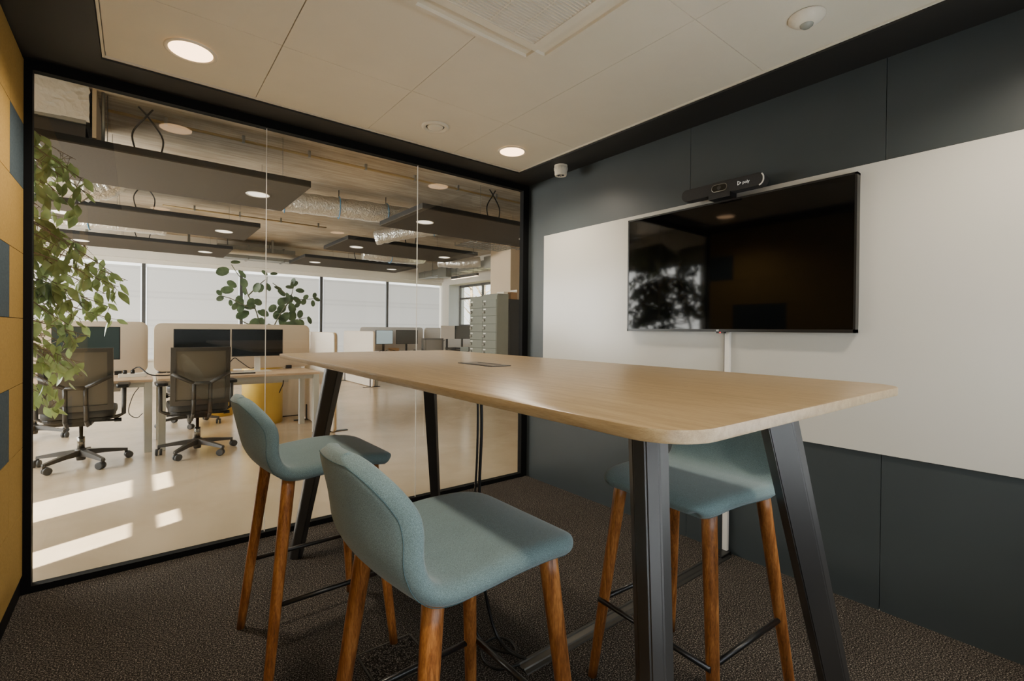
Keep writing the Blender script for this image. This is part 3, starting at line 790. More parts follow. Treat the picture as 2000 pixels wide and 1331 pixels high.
obj('mesh', bm, M['galv'], t)
for x in (.3, 1.5): obj('hanger_rod', tube([(x, .27, 0), (x, .27, OZ-2.76)], .008, 6), M['galv'], t)
t = thing('galvanised_duct', 'galvanised duct with damper box running to the far corner', 'air duct', (6.05, 7.9, 2.60))
obj('duct_body', bx(0, .30, 0, 3.9, 0, .16), M['galv'], t); [obj('hanger_rod', tube([(.15, q, .15), (.15, q, OZ-2.60)], .008, 6), M['galv'], t) for q in (.6, 2.0, 3.4)]; obj('damper_box', bx(-.12, .02, .35, .62, -.06, .20), M['galv'], t); obj('damper_box', bx(-.14, .02, 2.2, 2.6, -.10, .16), M['galv'], t)
bm = NB()
for k in range(9): add_box(bm, -.006, .306, .2+k*.42, .225+k*.42, -.012, .172)
obj('flange', bm, M['galv'], t)
t = thing('linear_pendant', 'slim black linear pendant lamp near the niche window', 'pendant lamp', (5.9, 8.71, 2.40))
obj('housing', bx(-.03, .03, 0, 1.08, .008, .068), M['grey_dark'], t); obj('diffuser', bx(-.026, .026, .01, 1.07, 0, .008), M['strip'], t)
for y in (.18, .9): obj('cord', tube([(0, y, .06), (0, y, OZ-2.40)], .004, 5), M['cable'], t)

# ================================================================== DESKS BEHIND THE GLASS
DZ = .70
def desk(x0, x1, y0, y1, label, far=False):
    t = thing('desk', label, 'desk', ((x0+x1)/2, (y0+y1)/2, 0), 0, 'office desks beyond the glass')
    hw, hd = (x1-x0)/2, (y1-y0)/2
    obj('desktop', bx(-hw, hw, -hd, hd, DZ-.025, DZ, .002), M['desk_top'], t)
    bm = NB(); add_box(bm, -hw+.05, hw-.05, -hd+.05, -hd+.09, DZ-.075, DZ-.025); add_box(bm, -hw+.05, hw-.05, hd-.09, hd-.05, DZ-.075, DZ-.025)
    obj('frame_rail', bm, M['desk_metal'], t)
    obj('cable_shelf', bx(-hw+.25, hw-.25, hd-.30, hd-.12, DZ-.14, DZ-.08, .004), M['desk_metal'], t)
    for sx in (-1, 1):
        for sy in (-1, 1):
            x = sx*(hw-.035); y = sy*(hd-.04)
            obj('leg', bx(x-.03, x+.03, y-.03, y+.03, 0, DZ-.025, .003), M['desk_metal'], t)
        obj('foot_bar', bx(sx*(hw-.035)-.025, sx*(hw-.035)+.025, -hd+.04, hd-.04, DZ-.085, DZ-.03), M['desk_metal'], t)
    return t
desk(-1.50, .125, 5.70, 6.38, 'pale wood desk behind the ficus with one dusty monitor')
desk(.160, 1.67, 5.70, 6.38, 'pale wood desk with two black monitors beyond the glass')
def rounded_panel(x0, x1, z0, z1, y0, y1, r=.07):
    cx, cz = (x0+x1)/2, (z0+z1)/2
    return prism([(a+cx, b+cz) for a, b in rrect((x1-x0)/2, (z1-z0)/2, r, 6)], y0, y1, .006, lambda x, y, z: (x, z, y))
t = thing('desk_screen', 'oatmeal fabric desk screen behind the dusty monitor', 'desk screen', (-.70, 6.43, .0), 0, 'fabric screens along the near desks')
obj('panel', rounded_panel(-.80, .795, .715, 1.255, -.02, .02), M['felt_screen'], t, 40)
for x in (-.55, .55): obj('bracket', bx(x-.03, x+.03, -.055, .0, .60, .74), M['black_plastic'], t)
t = thing('desk_screen', 'oatmeal fabric desk screen behind the two black monitors', 'desk screen', (.945, 6.43, .0), 0, 'fabric screens along the near desks')
obj('panel', rounded_panel(-.80, .80, .715, 1.245, -.02, .02), M['felt_screen'], t, 40)
for x in (-.55, .55): obj('bracket', bx(x-.03, x+.03, -.055, .0, .60, .74), M['black_plastic'], t)
def floor_screen(x, y0, y1, h, label):
    t = thing('floor_screen', label, 'partition screen', (x, y0, 0), 0, 'white freestanding partition screens')
    L = y1-y0
    obj('panel', prism([(a+L/2, b+h/2+.006) for a, b in rrect(L/2, h/2-.006, .06, 6)], -.022, .022, .005, lambda a, b, z: (z, a, b)), M['felt_white'], t, 40)
    obj('edge_trim', prism([(a+L/2, b+h/2+.006) for a, b in rrect(L/2+.003, h/2-.003, .062, 6)], -.006, .006, 0, lambda a, b, z: (z, a, b)), M['wood_trim'], t, 40)
    for y in (.12, L-.12):
        f = obj('foot', bx(-.18, .18, y-.025, y+.025, 0, .008), M['grey_dark'], t); obj('clip', bx(-.032, .032, y-.018, y+.018, .008, .20), M['grey_dark'], f)
    return t
floor_screen(1.79, 5.52, 6.72, 1.155, 'white freestanding screen at the end of the near desks')
floor_screen(3.83, 9.42, 11.19, 1.155, 'white freestanding screen farther back in the open office')
t = thing('floor_screen', 'low white screen panel standing behind the yellow planter', 'partition screen', (1.45, 6.98, 0))
obj('panel', bx(-.10, .34, -.02, .02, .01, .86, .004), M['felt_white'], t); obj('foot_strip', bx(-.10, .34, -.03, .03, 0, .012), M['grey_dark'], t)

def monitor(name, x, y, w, h, zb, m, label, rz=0, stand='arm', bezelm='bezel', group='monitors on the near desks'):
    t = thing(name, label, 'monitor', (x, y, DZ), rz, group)
    b0 = zb-DZ
    obj('casing', bx(-w/2, w/2, 0, .03, b0, b0+h, .004), M[bezelm], t)
    obj('screen', bx(-w/2+.008, w/2-.008, -.0015, .001, b0+.012, b0+h-.008), M[m], t)
    if stand == 'white':
        obj('stand_post', bx(-.03, .03, .035, .05, 0.004, b0+.2), M['white'], t); obj('stand_base', bx(-.13, .13, -.08, .12, 0, .006, .002), M['white'], t)
    else:
        obj('stand_post', bx(-.022, .022, .035, .06, 0.008, b0+.2), M['metal_black'], t); obj('stand_base', prism(rrect(.11, .09, .02), 0, .009, 0), M['metal_black'], t)
    return t
monitor('monitor', -.375, 6.10, .495, .325, .875, 'mon_teal', 'wide dusty grey green monitor behind the left office chair')
monitor('monitor', .565, 6.14, .52, .315, .868, 'mon_black', 'black monitor hidden partly behind the middle office chair')
monitor('monitor', 1.105, 6.14, .53, .312, .875, 'mon_black', 'black monitor on a white stand next to the yellow planter', 0, 'white')

# keyboards and loose leads on the near desks
t = thing('keyboard', 'thin keyboard on the desk under the black monitors', 'keyboard', (.82, 5.92, DZ))
obj('base', bx(-.21, .21, -.065, .065, 0, .012, .003), M['black_plastic'], t)
bm = NB()
for r_ in range(5):
    for c_ in range(14): add_box(bm, -.2+c_*.0285, -.2+c_*.0285+.024, -.056+r_*.0225, -.056+r_*.0225+.018, .012, .019)
obj('keys', bm, M['offwhite'], t)
t = thing('power_strip', 'white power strip with tangled leads on the left desk', 'power strip', (-.03, 6.05, DZ))
obj('body', bx(-.11, .11, -.03, .03, 0, .035, .004), M['white'], t)
for x in (-.06, 0): obj('plug', lathe([(0, .035), (.018, .035), (.016, .07), (0, .075)], 14, cx=x), M['cable'], t)
def lead(pts, r, label):
    o = obj('cable', tube(catmull(pts, 7), r, 6), M['cable']); return tag(o, label, 'cable')
lead([(-.03, 6.05, .775), (.02, 5.98, .80), (.10, 5.92, .73), (.20, 5.95, .712), (.30, 5.97, .712), (.40, 5.98, .712)], .006, 'black lead lying across the gap between the near desks')
lead([(.70, 6.05, .71), (.76, 6.0, .76), (.84, 6.0, .865), (.90, 6.02, .83), (1.0, 6.06, .75), (1.06, 6.13, .74)], .005, 'black lead arching up under the black monitors')
lead([(1.33, 5.93, .60), (1.325, 5.93, .55), (1.30, 5.92, .50), (1.285, 5.92, .46)], .006, 'short black lead dangling below the desk by the yellow planter')
lead([(.02, 6.2, .58), (-.03, 6.1, .50), (-.06, 6.0, .36), (.0, 5.98, .30), (.05, 6.05, .33)], .004, 'thin black lead looped under the left desk')

# ================================================================== OFFICE CHAIRS
def make_chair():
    t = thing('office_chair', '', 'office chair')
    # faces +Y locally: the back is at -Y
    def bar(pts, r, par, name, m='chair_frame'): return obj(name, tube(pts, r, 8), M[m], par)
    # five star base
    bs = obj('base_hub', lathe([(0, .045), (.030, .045), (.034, .07), (.042, .10), (.042, .135), (.030, .145), (0, .145)], 20), M['chair_frame'], t)
    for k in range(5):
        a = math.radians(15 + 72*k); d = Vector((math.cos(a), math.sin(a), 0)); s_ = Vector((-d.y, d.x, 0))
        bm = NB(); L = .315; rows = []
        for f_, w_, zt_, zb_ in ((.03, .030, .135, .085), (.15, .025, .120, .085), (L, .018, .092, .070)):
            c_ = d*f_; rows.append([bm.verts.new(c_+s_*w_+Vector((0,0,zb_))), bm.verts.new(c_+s_*w_*.7+Vector((0,0,zt_))), bm.verts.new(c_-s_*w_*.7+Vector((0,0,zt_))), bm.verts.new(c_-s_*w_+Vector((0,0,zb_)))])
        for p, q in zip(rows[:-1], rows[1:]):
            for i in range(4): bm.faces.new((p[i], p[(i+1) % 4], q[(i+1) % 4], q[i]))
        bm.faces.new(rows[0]); bm.faces.new(list(reversed(rows[-1]))); bmesh.ops.recalc_face_normals(bm, faces=bm.faces)
        obj('base_arm', bm, M['chair_frame'], t)
        # twin wheel castor
        c_ = d*(L-.005); e = a + .9*k
        f_ = Vector((math.cos(e), math.sin(e), 0)); g_ = Vector((-f_.y, f_.x, 0)); wc = c_ + f_*.018 + Vector((0,0,.031))
        bm = NB()
        for s2 in (-1, 1): add_tube(bm, [wc+g_*s2*.006, wc+g_*s2*.010, wc+g_*s2*.024, wc+g_*s2*.027], [.029, .031, .031, .026], 18)
        o = obj('castor', bm, M['castor'], t)
        obj('castor_fork', tube([c_+Vector((0,0,.05)), c_+Vector((0,0,.092))], .012, 8), M['chair_frame'], o)
    obj('gas_lift', tube([(0,0,.14), (0,0,.245), (0,0,.247), (0,0,.36)], [.026, .026, .014, .014], 16), M['chrome'], t)
    obj('tilt_mechanism', bx(-.085, .085, -.15, .13, .355, .41, .01), M['black_plastic'], t)
    bar([(.08, .02, .37), (.22, .02, .365)], .010, t, 'lever', 'black_plastic'); bar([(.22, .02, .365), (.27, .02, .365)], .017, t, 'lever_knob', 'black_plastic')
    bar([(-.08, .04, .37), (-.24, .04, .372)], .010, t, 'lever', 'black_plastic')
    # seat cushion
    bm = prism(rrect(.235, .225, .09, 6), .43, .50, .02); o = obj('seat', bm, M['grey_dark'], t, 50)
    obj('seat_pan', prism(rrect(.225, .215, .09, 6), .405, .43, .005), M['black_plastic'], t)
    # back: curved frame with mesh, leaning back slightly
    def bk(x, z): return Vector((x, -.235 - .10*(z-.5) + .55*x*x*.9, z))
    def frame_strip(x0, x1, z0, z1, th, nx=8, nz=8):
        bm = NB(); F = [[bm.verts.new(bk(x0+(x1-x0)*i/nx, z0+(z1-z0)*j/nz)) for i in range(nx+1)] for j in range(nz+1)]
        B = [[bm.verts.new(bk(x0+(x1-x0)*i/nx, z0+(z1-z0)*j/nz)+Vector((0, th, 0))) for i in range(nx+1)] for j in range(nz+1)]
        for j in range(nz):
            for i in range(nx):
                bm.faces.new((F[j][i], F[j][i+1], F[j+1][i+1], F[j+1][i])); bm.faces.new((B[j][i], B[j+1][i], B[j+1][i+1], B[j][i+1]))
        for i in range(nx): bm.faces.new((F[0][i], B[0][i], B[0][i+1], F[0][i+1])); bm.faces.new((F[nz][i], F[nz][i+1], B[nz][i+1], B[nz][i]))
        for j in range(nz): bm.faces.new((F[j][0], F[j+1][0], B[j+1][0], B[j][0])); bm.faces.new((F[j][nx], B[j][nx], B[j+1][nx], F[j+1][nx]))
        bmesh.ops.recalc_face_normals(bm, faces=bm.faces); return bm
    HW, ZB_, ZT_ = .232, .49, 1.02
    fr_ = thing  # noqa
    b1 = frame_strip(-HW, HW, ZT_-.035, ZT_, .03); b2 = frame_strip(-HW, HW, ZB_, ZB_+.045, .03); b3 = frame_strip(-HW, -HW+.038, ZB_+.045, ZT_-.035, .03, 2); b4 = frame_strip(HW-.038, HW, ZB_+.045, ZT_-.035, .03, 2)
    me = bpy.data.meshes.new('t')
    allb = NB()
    for b in (b1, b2, b3, b4): b.to_mesh(me); allb.from_mesh(me); b.free()
    bpy.data.meshes.remove(me)
    o = obj('back_frame', allb, M['chair_frame'], t, 40)
    obj('back_mesh', frame_strip(-HW+.034, HW-.034, ZB_+.04, ZT_-.03, .006), M['mesh'], o, 50).location = (0, .012, 0)
    # Y shaped spine
    bm = NB()
    for s2 in (-1, 1):
        P_ = [Vector((s2*.065, -.20, .365)), Vector((s2*.065, -.272, .42)), Vector((s2*.063, -.292, .55)), Vector((s2*.063, -.302, .695)), Vector((s2*.225, -.262, .785))]
        for p, q in zip(P_[:-1], P_[1:]): add_tube(bm, [p, q], .0165, 4)
    add_tube(bm, [Vector((-.07, -.302, .695)), Vector((.07, -.302, .695))], .0165, 4)
    obj('spine', bm, M['chair_frame'], t)
    for s2 in (-1, 1):
        ar = obj('armrest_post', tube([(s2*.10, .02, .40), (s2*.24, .02, .395), (s2*.285, .02, .42), (s2*.288, .02, .66)], .017, 8), M['chair_frame'], t)
        obj('arm_pad', prism([(a+s2*.280, b+.04) for a, b in rrect(.045, .125, .03, 5)], .66, .69, .008), M['black_plastic'], ar, 40)
    return t
ch = make_chair(); GCH = 'dark office chairs at the near desks'
ch.location = (-.375, 5.53, 0); ch.rotation_euler = (0, 0, math.radians(-3)); ch['group'] = GCH
ch['label'] = 'dark mesh office chair behind the ficus leaves, its back to the glass'
dup(ch, (.46, 5.435, 0), math.radians(2), 'dark mesh office chair in front of the black monitors, back to the glass', GCH)
dup(ch, (-.86, 7.15, 0), math.radians(165), 'dark office chair across the left desk, only its star base showing', GCH)
dup(ch, (.52, 7.05, 0), math.radians(178), 'dark office chair across the middle desk, one castor showing below', GCH)

# ================================================================== PLANTS
def add_leaf(bm, p, d, up, L, W, fold=.18, droop=.15, mi=0, shape='point'):
    """one leaf: base p, direction d, surface normal up; six segment blade folded along the midrib"""
    d = d.normalized(); s = d.cross(up)
    s = s.normalized() if s.length > 1e-4 else Vector((1,0,0)); n = s.cross(d).normalized()
    prof_ = ((0, .0), (.15, .55), (.38, 1.0), (.62, .85), (.84, .38), (1.0, .0)) if shape == 'point' else ((0, .12), (.14, .70), (.4, 1.0), (.68, .98), (.9, .62), (1.0, .12))
    mid = []; lf = []; rt = []
    for t_, w in prof_:
        c = p + d*(L*t_) - n*(droop*L*t_*t_)
        mid.append(bm.verts.new(c - n*(fold*W*w*.5))); lf.append(bm.verts.new(c + s*(W*w*.5))); rt.append(bm.verts.new(c - s*(W*w*.5)))
    for i in range(len(prof_)-1):
        for a, b in ((lf, mid), (mid, rt)):
            f = bm.faces.new((a[i], b[i], b[i+1], a[i+1])); f.smooth = True; f.material_index = mi
# ficus, close behind the left pane
rnd = random.Random(11)
fx, fy = -1.12, 3.48
fi = thing('ficus_tree', 'tall weeping ficus with drooping green leaves behind the left glass', 'potted tree', (fx, fy, 0))
obj('pot', lathe([(0, 0), (.13, 0), (.165, .30), (.17, .32), (.158, .32), (.152, .29)], 28), M['grey_dark'], fi)
obj('soil', lathe([(0, .295), (.154, .29)], 20), M['soil'], fi)
bm = NB(); add_tube(bm, catmull([(0,0,.28), (.05,.10,.8), (.03,.18,1.3), (.10,.32,1.8), (.12,.38,2.30)], 6), [.030-.0008*i for i in range(25)], 10)
obj('trunk', bm, M['bark'], fi)
brb, lfb = NB(), NB()
def branch(p0, tip, sag, nl, Lm=.085):
    p0, tip = Vector(p0), Vector(tip)
    mid = p0.lerp(tip, .5) + Vector((0, 0, sag)); pts = catmull([p0, mid, tip], 9)
    add_tube(brb, pts, [.0075*(1-.8*i/len(pts)) for i in range(len(pts))], 5)
    for k in range(nl):
        f = .28 + .72*(k+rnd.random())/nl; i = min(int(f*(len(pts)-1)), len(pts)-2); c = pts[i].lerp(pts[i+1], f*(len(pts)-1)-i)
        tw = Vector((rnd.uniform(-1,1), rnd.uniform(-.8,.8), rnd.uniform(-1.2,.25)))*.065
        q = c + tw
        add_tube(brb, [c, q], [.0022, .0012], 3, cap=False)
        dirv = Vector((rnd.uniform(-.7,.9), rnd.uniform(-.7,.5), rnd.uniform(-1.5,-.25)))
        upv = Vector((rnd.uniform(-.6,.6), rnd.uniform(-1,.2), rnd.uniform(.1,1)))
        L = Lm*rnd.uniform(.72, 1.25); add_leaf(lfb, q, dirv, upv, L, L*rnd.uniform(.40,.50), .25, rnd.uniform(.05,.3))
# branch tips that reach past the frame (x relative to the trunk), heights as seen through the pane
tips = [(.50,2.50),(.62,2.42),(.66,2.33),(.45,2.38),(.52,2.25),(.70,2.20),(.74,2.10),(.66,2.02),(.58,2.12),(.52,1.98),(.55,1.88),(.62,1.80),(.50,1.74),(.72,1.76),
        (.66,1.66),(.78,1.62),(.86,1.58),(.95,1.53),(.90,1.46),(.84,1.40),(.72,1.50),(.60,1.56),(.86,1.32),(.80,1.24),(.70,1.34),(.62,1.40),(.55,1.46),(.70,1.22),(.62,1.18),(.56,1.28),
        (.72,1.10),(.64,1.04),(.58,.98),(.66,.92),(.60,.86),(.70,.80),(.56,.78),(.52,.70),(.55,.62),(.50,.92),(.50,1.10),(.48,1.2),(.46,1.35),(.44,1.6),(.45,1.8)]
for tx, tz in tips:
    ax, ay, az = (tx-1.0)*.86 + rnd.uniform(-.03,.02), 4.02 + rnd.uniform(-.20,.16), 1.2 + (tz+.03-1.2)*.86
    z0 = min(2.28, az + rnd.uniform(.05,.35)) if tz > .9 else az + rnd.uniform(.3,.5)
    branch((.10*z0/2.3 + rnd.uniform(-.02,.03), .36*z0/2.3, z0), (ax-fx, ay-fy, az), rnd.uniform(.06,.16), rnd.randint(27, 36), .086)
for k in range(52):                                                   # the part of the crown hidden by the yellow wall
    ax, ay, az = rnd.uniform(-1.75,-.62), rnd.uniform(3.3,4.75), rnd.uniform(1.35,2.45)
    z0 = min(2.28, az+rnd.uniform(.0,.3))
    branch((.10*z0/2.3, .36*z0/2.3, z0), (ax-fx, ay-fy, az), rnd.uniform(.05,.15), 22, .086)
obj('branches', brb, M['bark'], fi); obj('foliage', lfb, M['leaf'], fi)

# rubber plant in the yellow planter
def planter(x, y, r, h, label):
    t = thing('planter', label, 'planter', (x, y, 0), 0, 'tall yellow cylindrical planters')
    obj('body', lathe([(0, 0), (r, 0), (r, h), (r-.02, h), (r-.02, h-.05)], 40), M['yellow'], t)
    obj('soil', lathe([(0, h-.045), (r-.02, h-.05)], 28), M['soil'], t)
planter(1.262, 6.715, .232, 1.00, 'tall yellow cylindrical planter holding the round leaved plant')
planter(.86, 7.62, .20, .95, 'tall yellow planter half hidden behind the middle office chair')
px, py = 1.262, 6.715
rp = thing('rubber_plant', 'leggy plant with round dark leaves rising over the desk screen', 'potted plant', (px, py, .955))
def sp(X, Z, dy=0): return Vector(((X-.06)*.985 - px + 0.03, dy, 1.2 + (Z-1.2)*.972 - .955))
sb_, lb = NB(), NB(); r2 = random.Random(5)
stems = [[(1.30,1.00),(1.27,1.25),(1.22,1.45),(1.14,1.62),(1.09,1.78),(1.00,1.92),(.955,2.0)],
         [(1.30,1.00),(1.33,1.3),(1.345,1.5),(1.35,1.7),(1.36,1.88)],
         [(1.34,1.0),(1.45,1.25),(1.55,1.45),(1.64,1.6),(1.68,1.76)],
         [(1.55,1.45),(1.65,1.58),(1.80,1.60),(1.95,1.62)],
         [(1.22,1.45),(1.08,1.5),(.95,1.57),(.85,1.60)],
         [(1.40,1.1),(1.60,1.27),(1.75,1.33),(1.86,1.35)],
         [(1.30,1.2),(1.12,1.26),(1.02,1.32)],
         [(1.64,1.6),(1.52,1.72),(1.42,1.80)],
         [(1.14,1.62),(1.28,1.78),(1.34,1.84)]]
for s_ in stems:
    yj = r2.uniform(-.05,.05); pts = catmull([sp(a, b, yj*i/len(s_)) for i, (a, b) in enumerate(s_)], 5)
    add_tube(sb_, pts, [.009*(1-.55*i/len(pts)) for i in range(len(pts))], 6)
LV = [(.955,2.02,.10,.05,1,.12),(.92,1.93,-.8,-.35,.8,.15),(1.02,1.93,.6,-.7,.7,.12),(1.06,1.83,.3,-1,.8,.12),(1.0,1.72,-.7,.3,1,.13),(.97,1.68,-1,-.1,1,.14),(1.05,1.62,.1,-1,1,.15),(1.10,1.75,.2,-.8,.7,.12),
      (1.20,1.66,.2,.6,1.2,.13),(1.18,1.58,-.3,-.6,1.2,.13),(1.30,1.78,-.3,-.8,1.2,.12),(1.36,1.90,-.6,.4,.9,.09),(1.37,1.90,.9,.3,.9,.09),(1.37,1.80,.2,-.9,.9,.11),(1.30,1.52,-.6,.2,1.2,.12),(1.24,1.5,-.7,-.2,1.2,.14),(1.16,1.42,-.8,-.5,1.2,.17),
      (1.45,1.76,.7,-.3,1,.10),(1.50,1.72,.6,-.6,1.1,.12),(1.58,1.68,.3,-.9,1,.12),(1.66,1.78,.6,.5,1,.11),(1.66,1.76,-.9,-.1,1,.11),(1.68,1.80,.2,.9,.9,.10),(1.70,1.72,.8,.0,1,.11),(1.66,1.66,-.3,-.9,1.2,.13),(1.70,1.64,.6,-.7,1.2,.13),(1.60,1.60,-.7,-.4,1.2,.13),(1.58,1.52,-.6,-.8,1.1,.14),(1.66,1.55,.2,-1,1.1,.14),(1.68,1.45,.0,-1,1.2,.15),(1.62,1.42,-.5,-.8,1.3,.15),
      (1.78,1.60,.5,.5,.9,.08),(1.83,1.61,-.4,-.8,.9,.09),(1.92,1.62,.8,-.2,.9,.09),(1.95,1.63,.3,.8,.9,.08),(1.94,1.60,.0,-1,.9,.09),(1.75,1.55,-.6,-.7,.9,.08),
      (.86,1.61,-.5,.6,.9,.08),(.87,1.59,-.8,-.5,.9,.09),(.95,1.56,.1,-.9,.8,.08),(1.02,1.52,-.4,-.8,1,.10),(1.10,1.50,-.5,-.7,1,.11),
      (1.40,1.42,.5,.6,1.1,.12),(1.36,1.36,-.5,.4,1.2,.12),(1.45,1.36,.8,-.1,1.2,.16),(1.30,1.34,-.3,-.9,1.1,.15),(1.52,1.34,.5,-.8,1.2,.16),(1.24,1.32,-.6,-.6,1.1,.13),(1.38,1.26,.2,-1,1.1,.15),(1.56,1.27,.7,-.3,1.2,.13),(1.62,1.28,.9,-.1,1.2,.15),(1.74,1.34,.2,.9,.9,.11),(1.78,1.33,.2,-.9,1,.11),(1.86,1.37,.2,-.8,1,.11),(1.46,1.22,-.7,-.3,1.1,.13),(1.20,1.24,-.8,-.2,1.1,.11),(1.28,1.44,.5,-.4,1.1,.12),(1.48,1.50,.3,.8,1.0,.11),(1.50,1.44,-.2,-1,1.0,.12)]
for X, Z, dx, dz, up, L in LV:
    add_leaf(lb, sp(X, Z, r2.uniform(-.12,.10)), Vector((dx, r2.uniform(-.35,.1), dz)), Vector((r2.uniform(-.9,.9), -1, up*r2.uniform(.1,1.1))), L, L*.72, .12, .08, 0, 'round')
obj('stems', sb_, M['stem'], rp); obj('foliage', lb, M['leaf2'], rp)
# spider plant in the second planter
spd = thing('spider_plant', 'small spiky plant just above the desk screen', 'potted plant', (.86, 7.62, .90))
lb = NB()
for k in range(46):
    a = rnd.uniform(0, 2*PI); e = rnd.uniform(.25, 1.25); d = Vector((math.cos(a)*math.cos(e), math.sin(a)*math.cos(e), math.sin(e)))
    add_leaf(lb, Vector((0,0,.0)) + Vector((0,0,rnd.uniform(.0,.22))), d, Vector((-d.x*.3, -d.y*.3, 1)), rnd.uniform(.16,.30), .022, .3, rnd.uniform(.3,.8))
obj('foliage', lb, M['leaf3'], spd)
obj('stem', tube([(0,0,0), (.01,0,.24)], .012, 6), M['stem'], spd)

# ================================================================== FAR DESKS, LOCKERS
t = desk(3.92, 5.47, 9.55, 10.32, 'far pale desk with a lit monitor near the blinds')
t = desk(5.52, 6.84, 9.15, 9.95, 'far pale desk beside the niche window')
t = thing('desk_screen', 'pale grey desk screen behind the far lit monitor', 'desk screen', (4.68, 10.40, 0), 0, 'pale grey desk screens near the blinds')
obj('panel', rounded_panel(-.78, .775, .70, 1.252, -.02, .02), M['felt_grey'], t, 40)
for x in (-.55, .55): obj('bracket', bx(x-.03, x+.03, -.07, .0, .58, .72), M['black_plastic'], t)
t = thing('desk_screen', 'pale grey desk screen behind the far office chair, by the window niche', 'desk screen', (6.15, 10.40, 0), 0, 'pale grey desk screens near the blinds')
obj('panel', rounded_panel(-.66, .66, .70, 1.25, -.02, .02), M['felt_grey'], t, 40)
for x in (-.45, .45): obj('support', bx(x-.02, x+.02, -.02, .02, .0, .72), M['black_plastic'], t)
GM = 'monitors on the far desks'
monitor('monitor', 4.33, 10.05, .43, .315, .868, 'mon_lit', 'pale blue lit monitor on the far desk', math.radians(10), 'arm', 'bezel', GM)
monitor('monitor', 4.90, 10.10, .535, .32, .868, 'mon_grey', 'dull dark monitor next to the lit one on the far desk', 0, 'arm', 'bezel', GM)
monitor('monitor', 5.83, 9.85, .36, .315, .985, 'mon_white', 'pale monitor on the far desk by the lockers', math.radians(-4), 'arm', 'mon_white', GM)
monitor('monitor', 6.22, 9.80, .40, .315, .985, 'mon_grey', 'dark monitor between the pale monitor and the lockers', math.radians(-8), 'arm', 'bezel', GM)
def tray(x, y, label):
    t = thing('letter_tray', label, 'letter tray', (x, y, DZ), 0, 'black letter trays on the far desk')
    for z in (0, .055): 
        bm = NB(); add_box(bm, -.13, .13, -.15, .15, z, z+.004); add_box(bm, -.13, -.127, -.15, .15, z, z+.042); add_box(bm, .127, .13, -.15, .15, z, z+.042); add_box(bm, -.13, .13, .147, .15, z, z+.042); add_box(bm, -.13, .13, -.15, -.147, z, z+.02)
        obj('tray', bm, M['black_plastic'], t)
tray(5.72, 9.40, 'stacked black letter trays on the far desk, left set'); tray(6.12, 9.40, 'stacked black letter trays on the far desk, right set')
t = obj('paper_sheet', bx(5.80, 6.02, 9.232, 9.236, DZ+.012, DZ+.115), M['blue_paper']); tag(t, 'pale blue sheet propped against the black letter trays', 'paper')
t = thing('keyboard', 'dark keyboard on the far desk below the dull monitor', 'keyboard', (4.62, 9.80, DZ)); obj('base', bx(-.21, .21, -.065, .065, 0, .014, .003), M['grey_dark'], t)
bm = NB()
for r_ in range(5):
    for c_ in range(14): add_box(bm, -.2+c_*.0285, -.2+c_*.0285+.024, -.056+r_*.0225, -.056+r_*.0225+.018, .014, .02)
obj('keys', bm, M['mon_grey'], t)
t = thing('storage_box', 'small tan box on the far desk among the leads', 'box', (4.615, 10.20, DZ)); obj('body', bx(-.11, .11, -.05, .05, 0, .06, .003), M['cardboard'], t); obj('lid', bx(-.113, .113, -.053, .053, .06, .072, .002), M['cardboard'], t)
lead([(4.15, 9.95, .712), (4.22, 9.9, .74), (4.28, 9.95, .713), (4.40, 9.93, .75), (4.55, 9.95, .712)], .006, 'tangled black leads below the lit monitor')
lead([(5.36, 9.9, .712), (5.5, 9.85, .76), (5.66, 9.90, .86), (5.79, 9.93, .96)], .007, 'black lead rising from the far chair to the pale monitor')
dup(ch, (5.06, 9.20, 0), math.radians(-28), 'dark office chair at the far desk beside the dull monitor', 'dark office chairs at the far desks')

# bank of sage lockers
LX, LY0, LY1, LZ = 4.90, 6.64, 7.48, 1.815
lk = thing('locker_bank', 'sage grey metal locker bank with round locks beside the pillar', 'lockers', (LX, LY0, 0))
obj('carcass', bx(.008, .262, 0, LY1-LY0, 0, LZ, .003), M['locker'], lk); obj('front_recess', bx(.004, .009, .014, LY1-LY0-.014, .02, 1.745), M['locker_gap'], lk)
obj('top_cover', bx(.02, .262, .0, .44, LZ, LZ+.028), M['locker'], lk)
bm = NB()
for c_ in range(2):
    for r_ in range(12):
        y0 = .012 + c_*.415; y1 = y0 + .405; z1 = 1.745 - r_*.1445; z0 = z1 - .137
        d = obj('door', bx(-.002, .012, y0, y1, max(z0, .015), z1, .002), M['locker'], lk)
        yk = y1 - .055; zk = z1 - .075
        kb = obj('lock', lathe([(0, .030), (.020, .030), (.024, .024), (.026, .012), (.026, 0)], 18), M['silver'], d)
        kb.matrix_local = Matrix.Translation((-.002, yk, zk)) @ Matrix.Rotation(-PI/2, 4, 'Y')
        obj('number_label', bx(-.0035, -.0015, yk-.042, yk+.03, zk+.042, zk+.060), M['label'], d)
        if z0 < .17: break
t = thing('storage_cabinet', 'tall black cabinet standing right of the sage lockers', 'cabinet', (5.19, 6.66, 0))
obj('body', bx(0, .235, 0, .60, 0, 1.76, .003), M['black_plastic'], t); obj('door', bx(.006, .229, -.012, 0, .05, 1.75, .002), M['grey_dark'], t)
t = thing('cardboard_box', 'brown cardboard box lying on top of the black cabinet', 'box', (5.33, 6.80, 1.76))
obj('box', bx(-.075, .075, -.10, .10, 0, .13, .002), M['cardboard'], t); obj('flap', bx(.07, .075, -.10, .10, .13, .18), M['paper'], t)
t = obj('paper_bundle', bx(5.07, 5.16, 6.66, 6.86, 1.843, 1.885, .003), M['paper']); tag(t, 'bundle of cream paper lying on the lockers beside the cardboard box', 'paper')

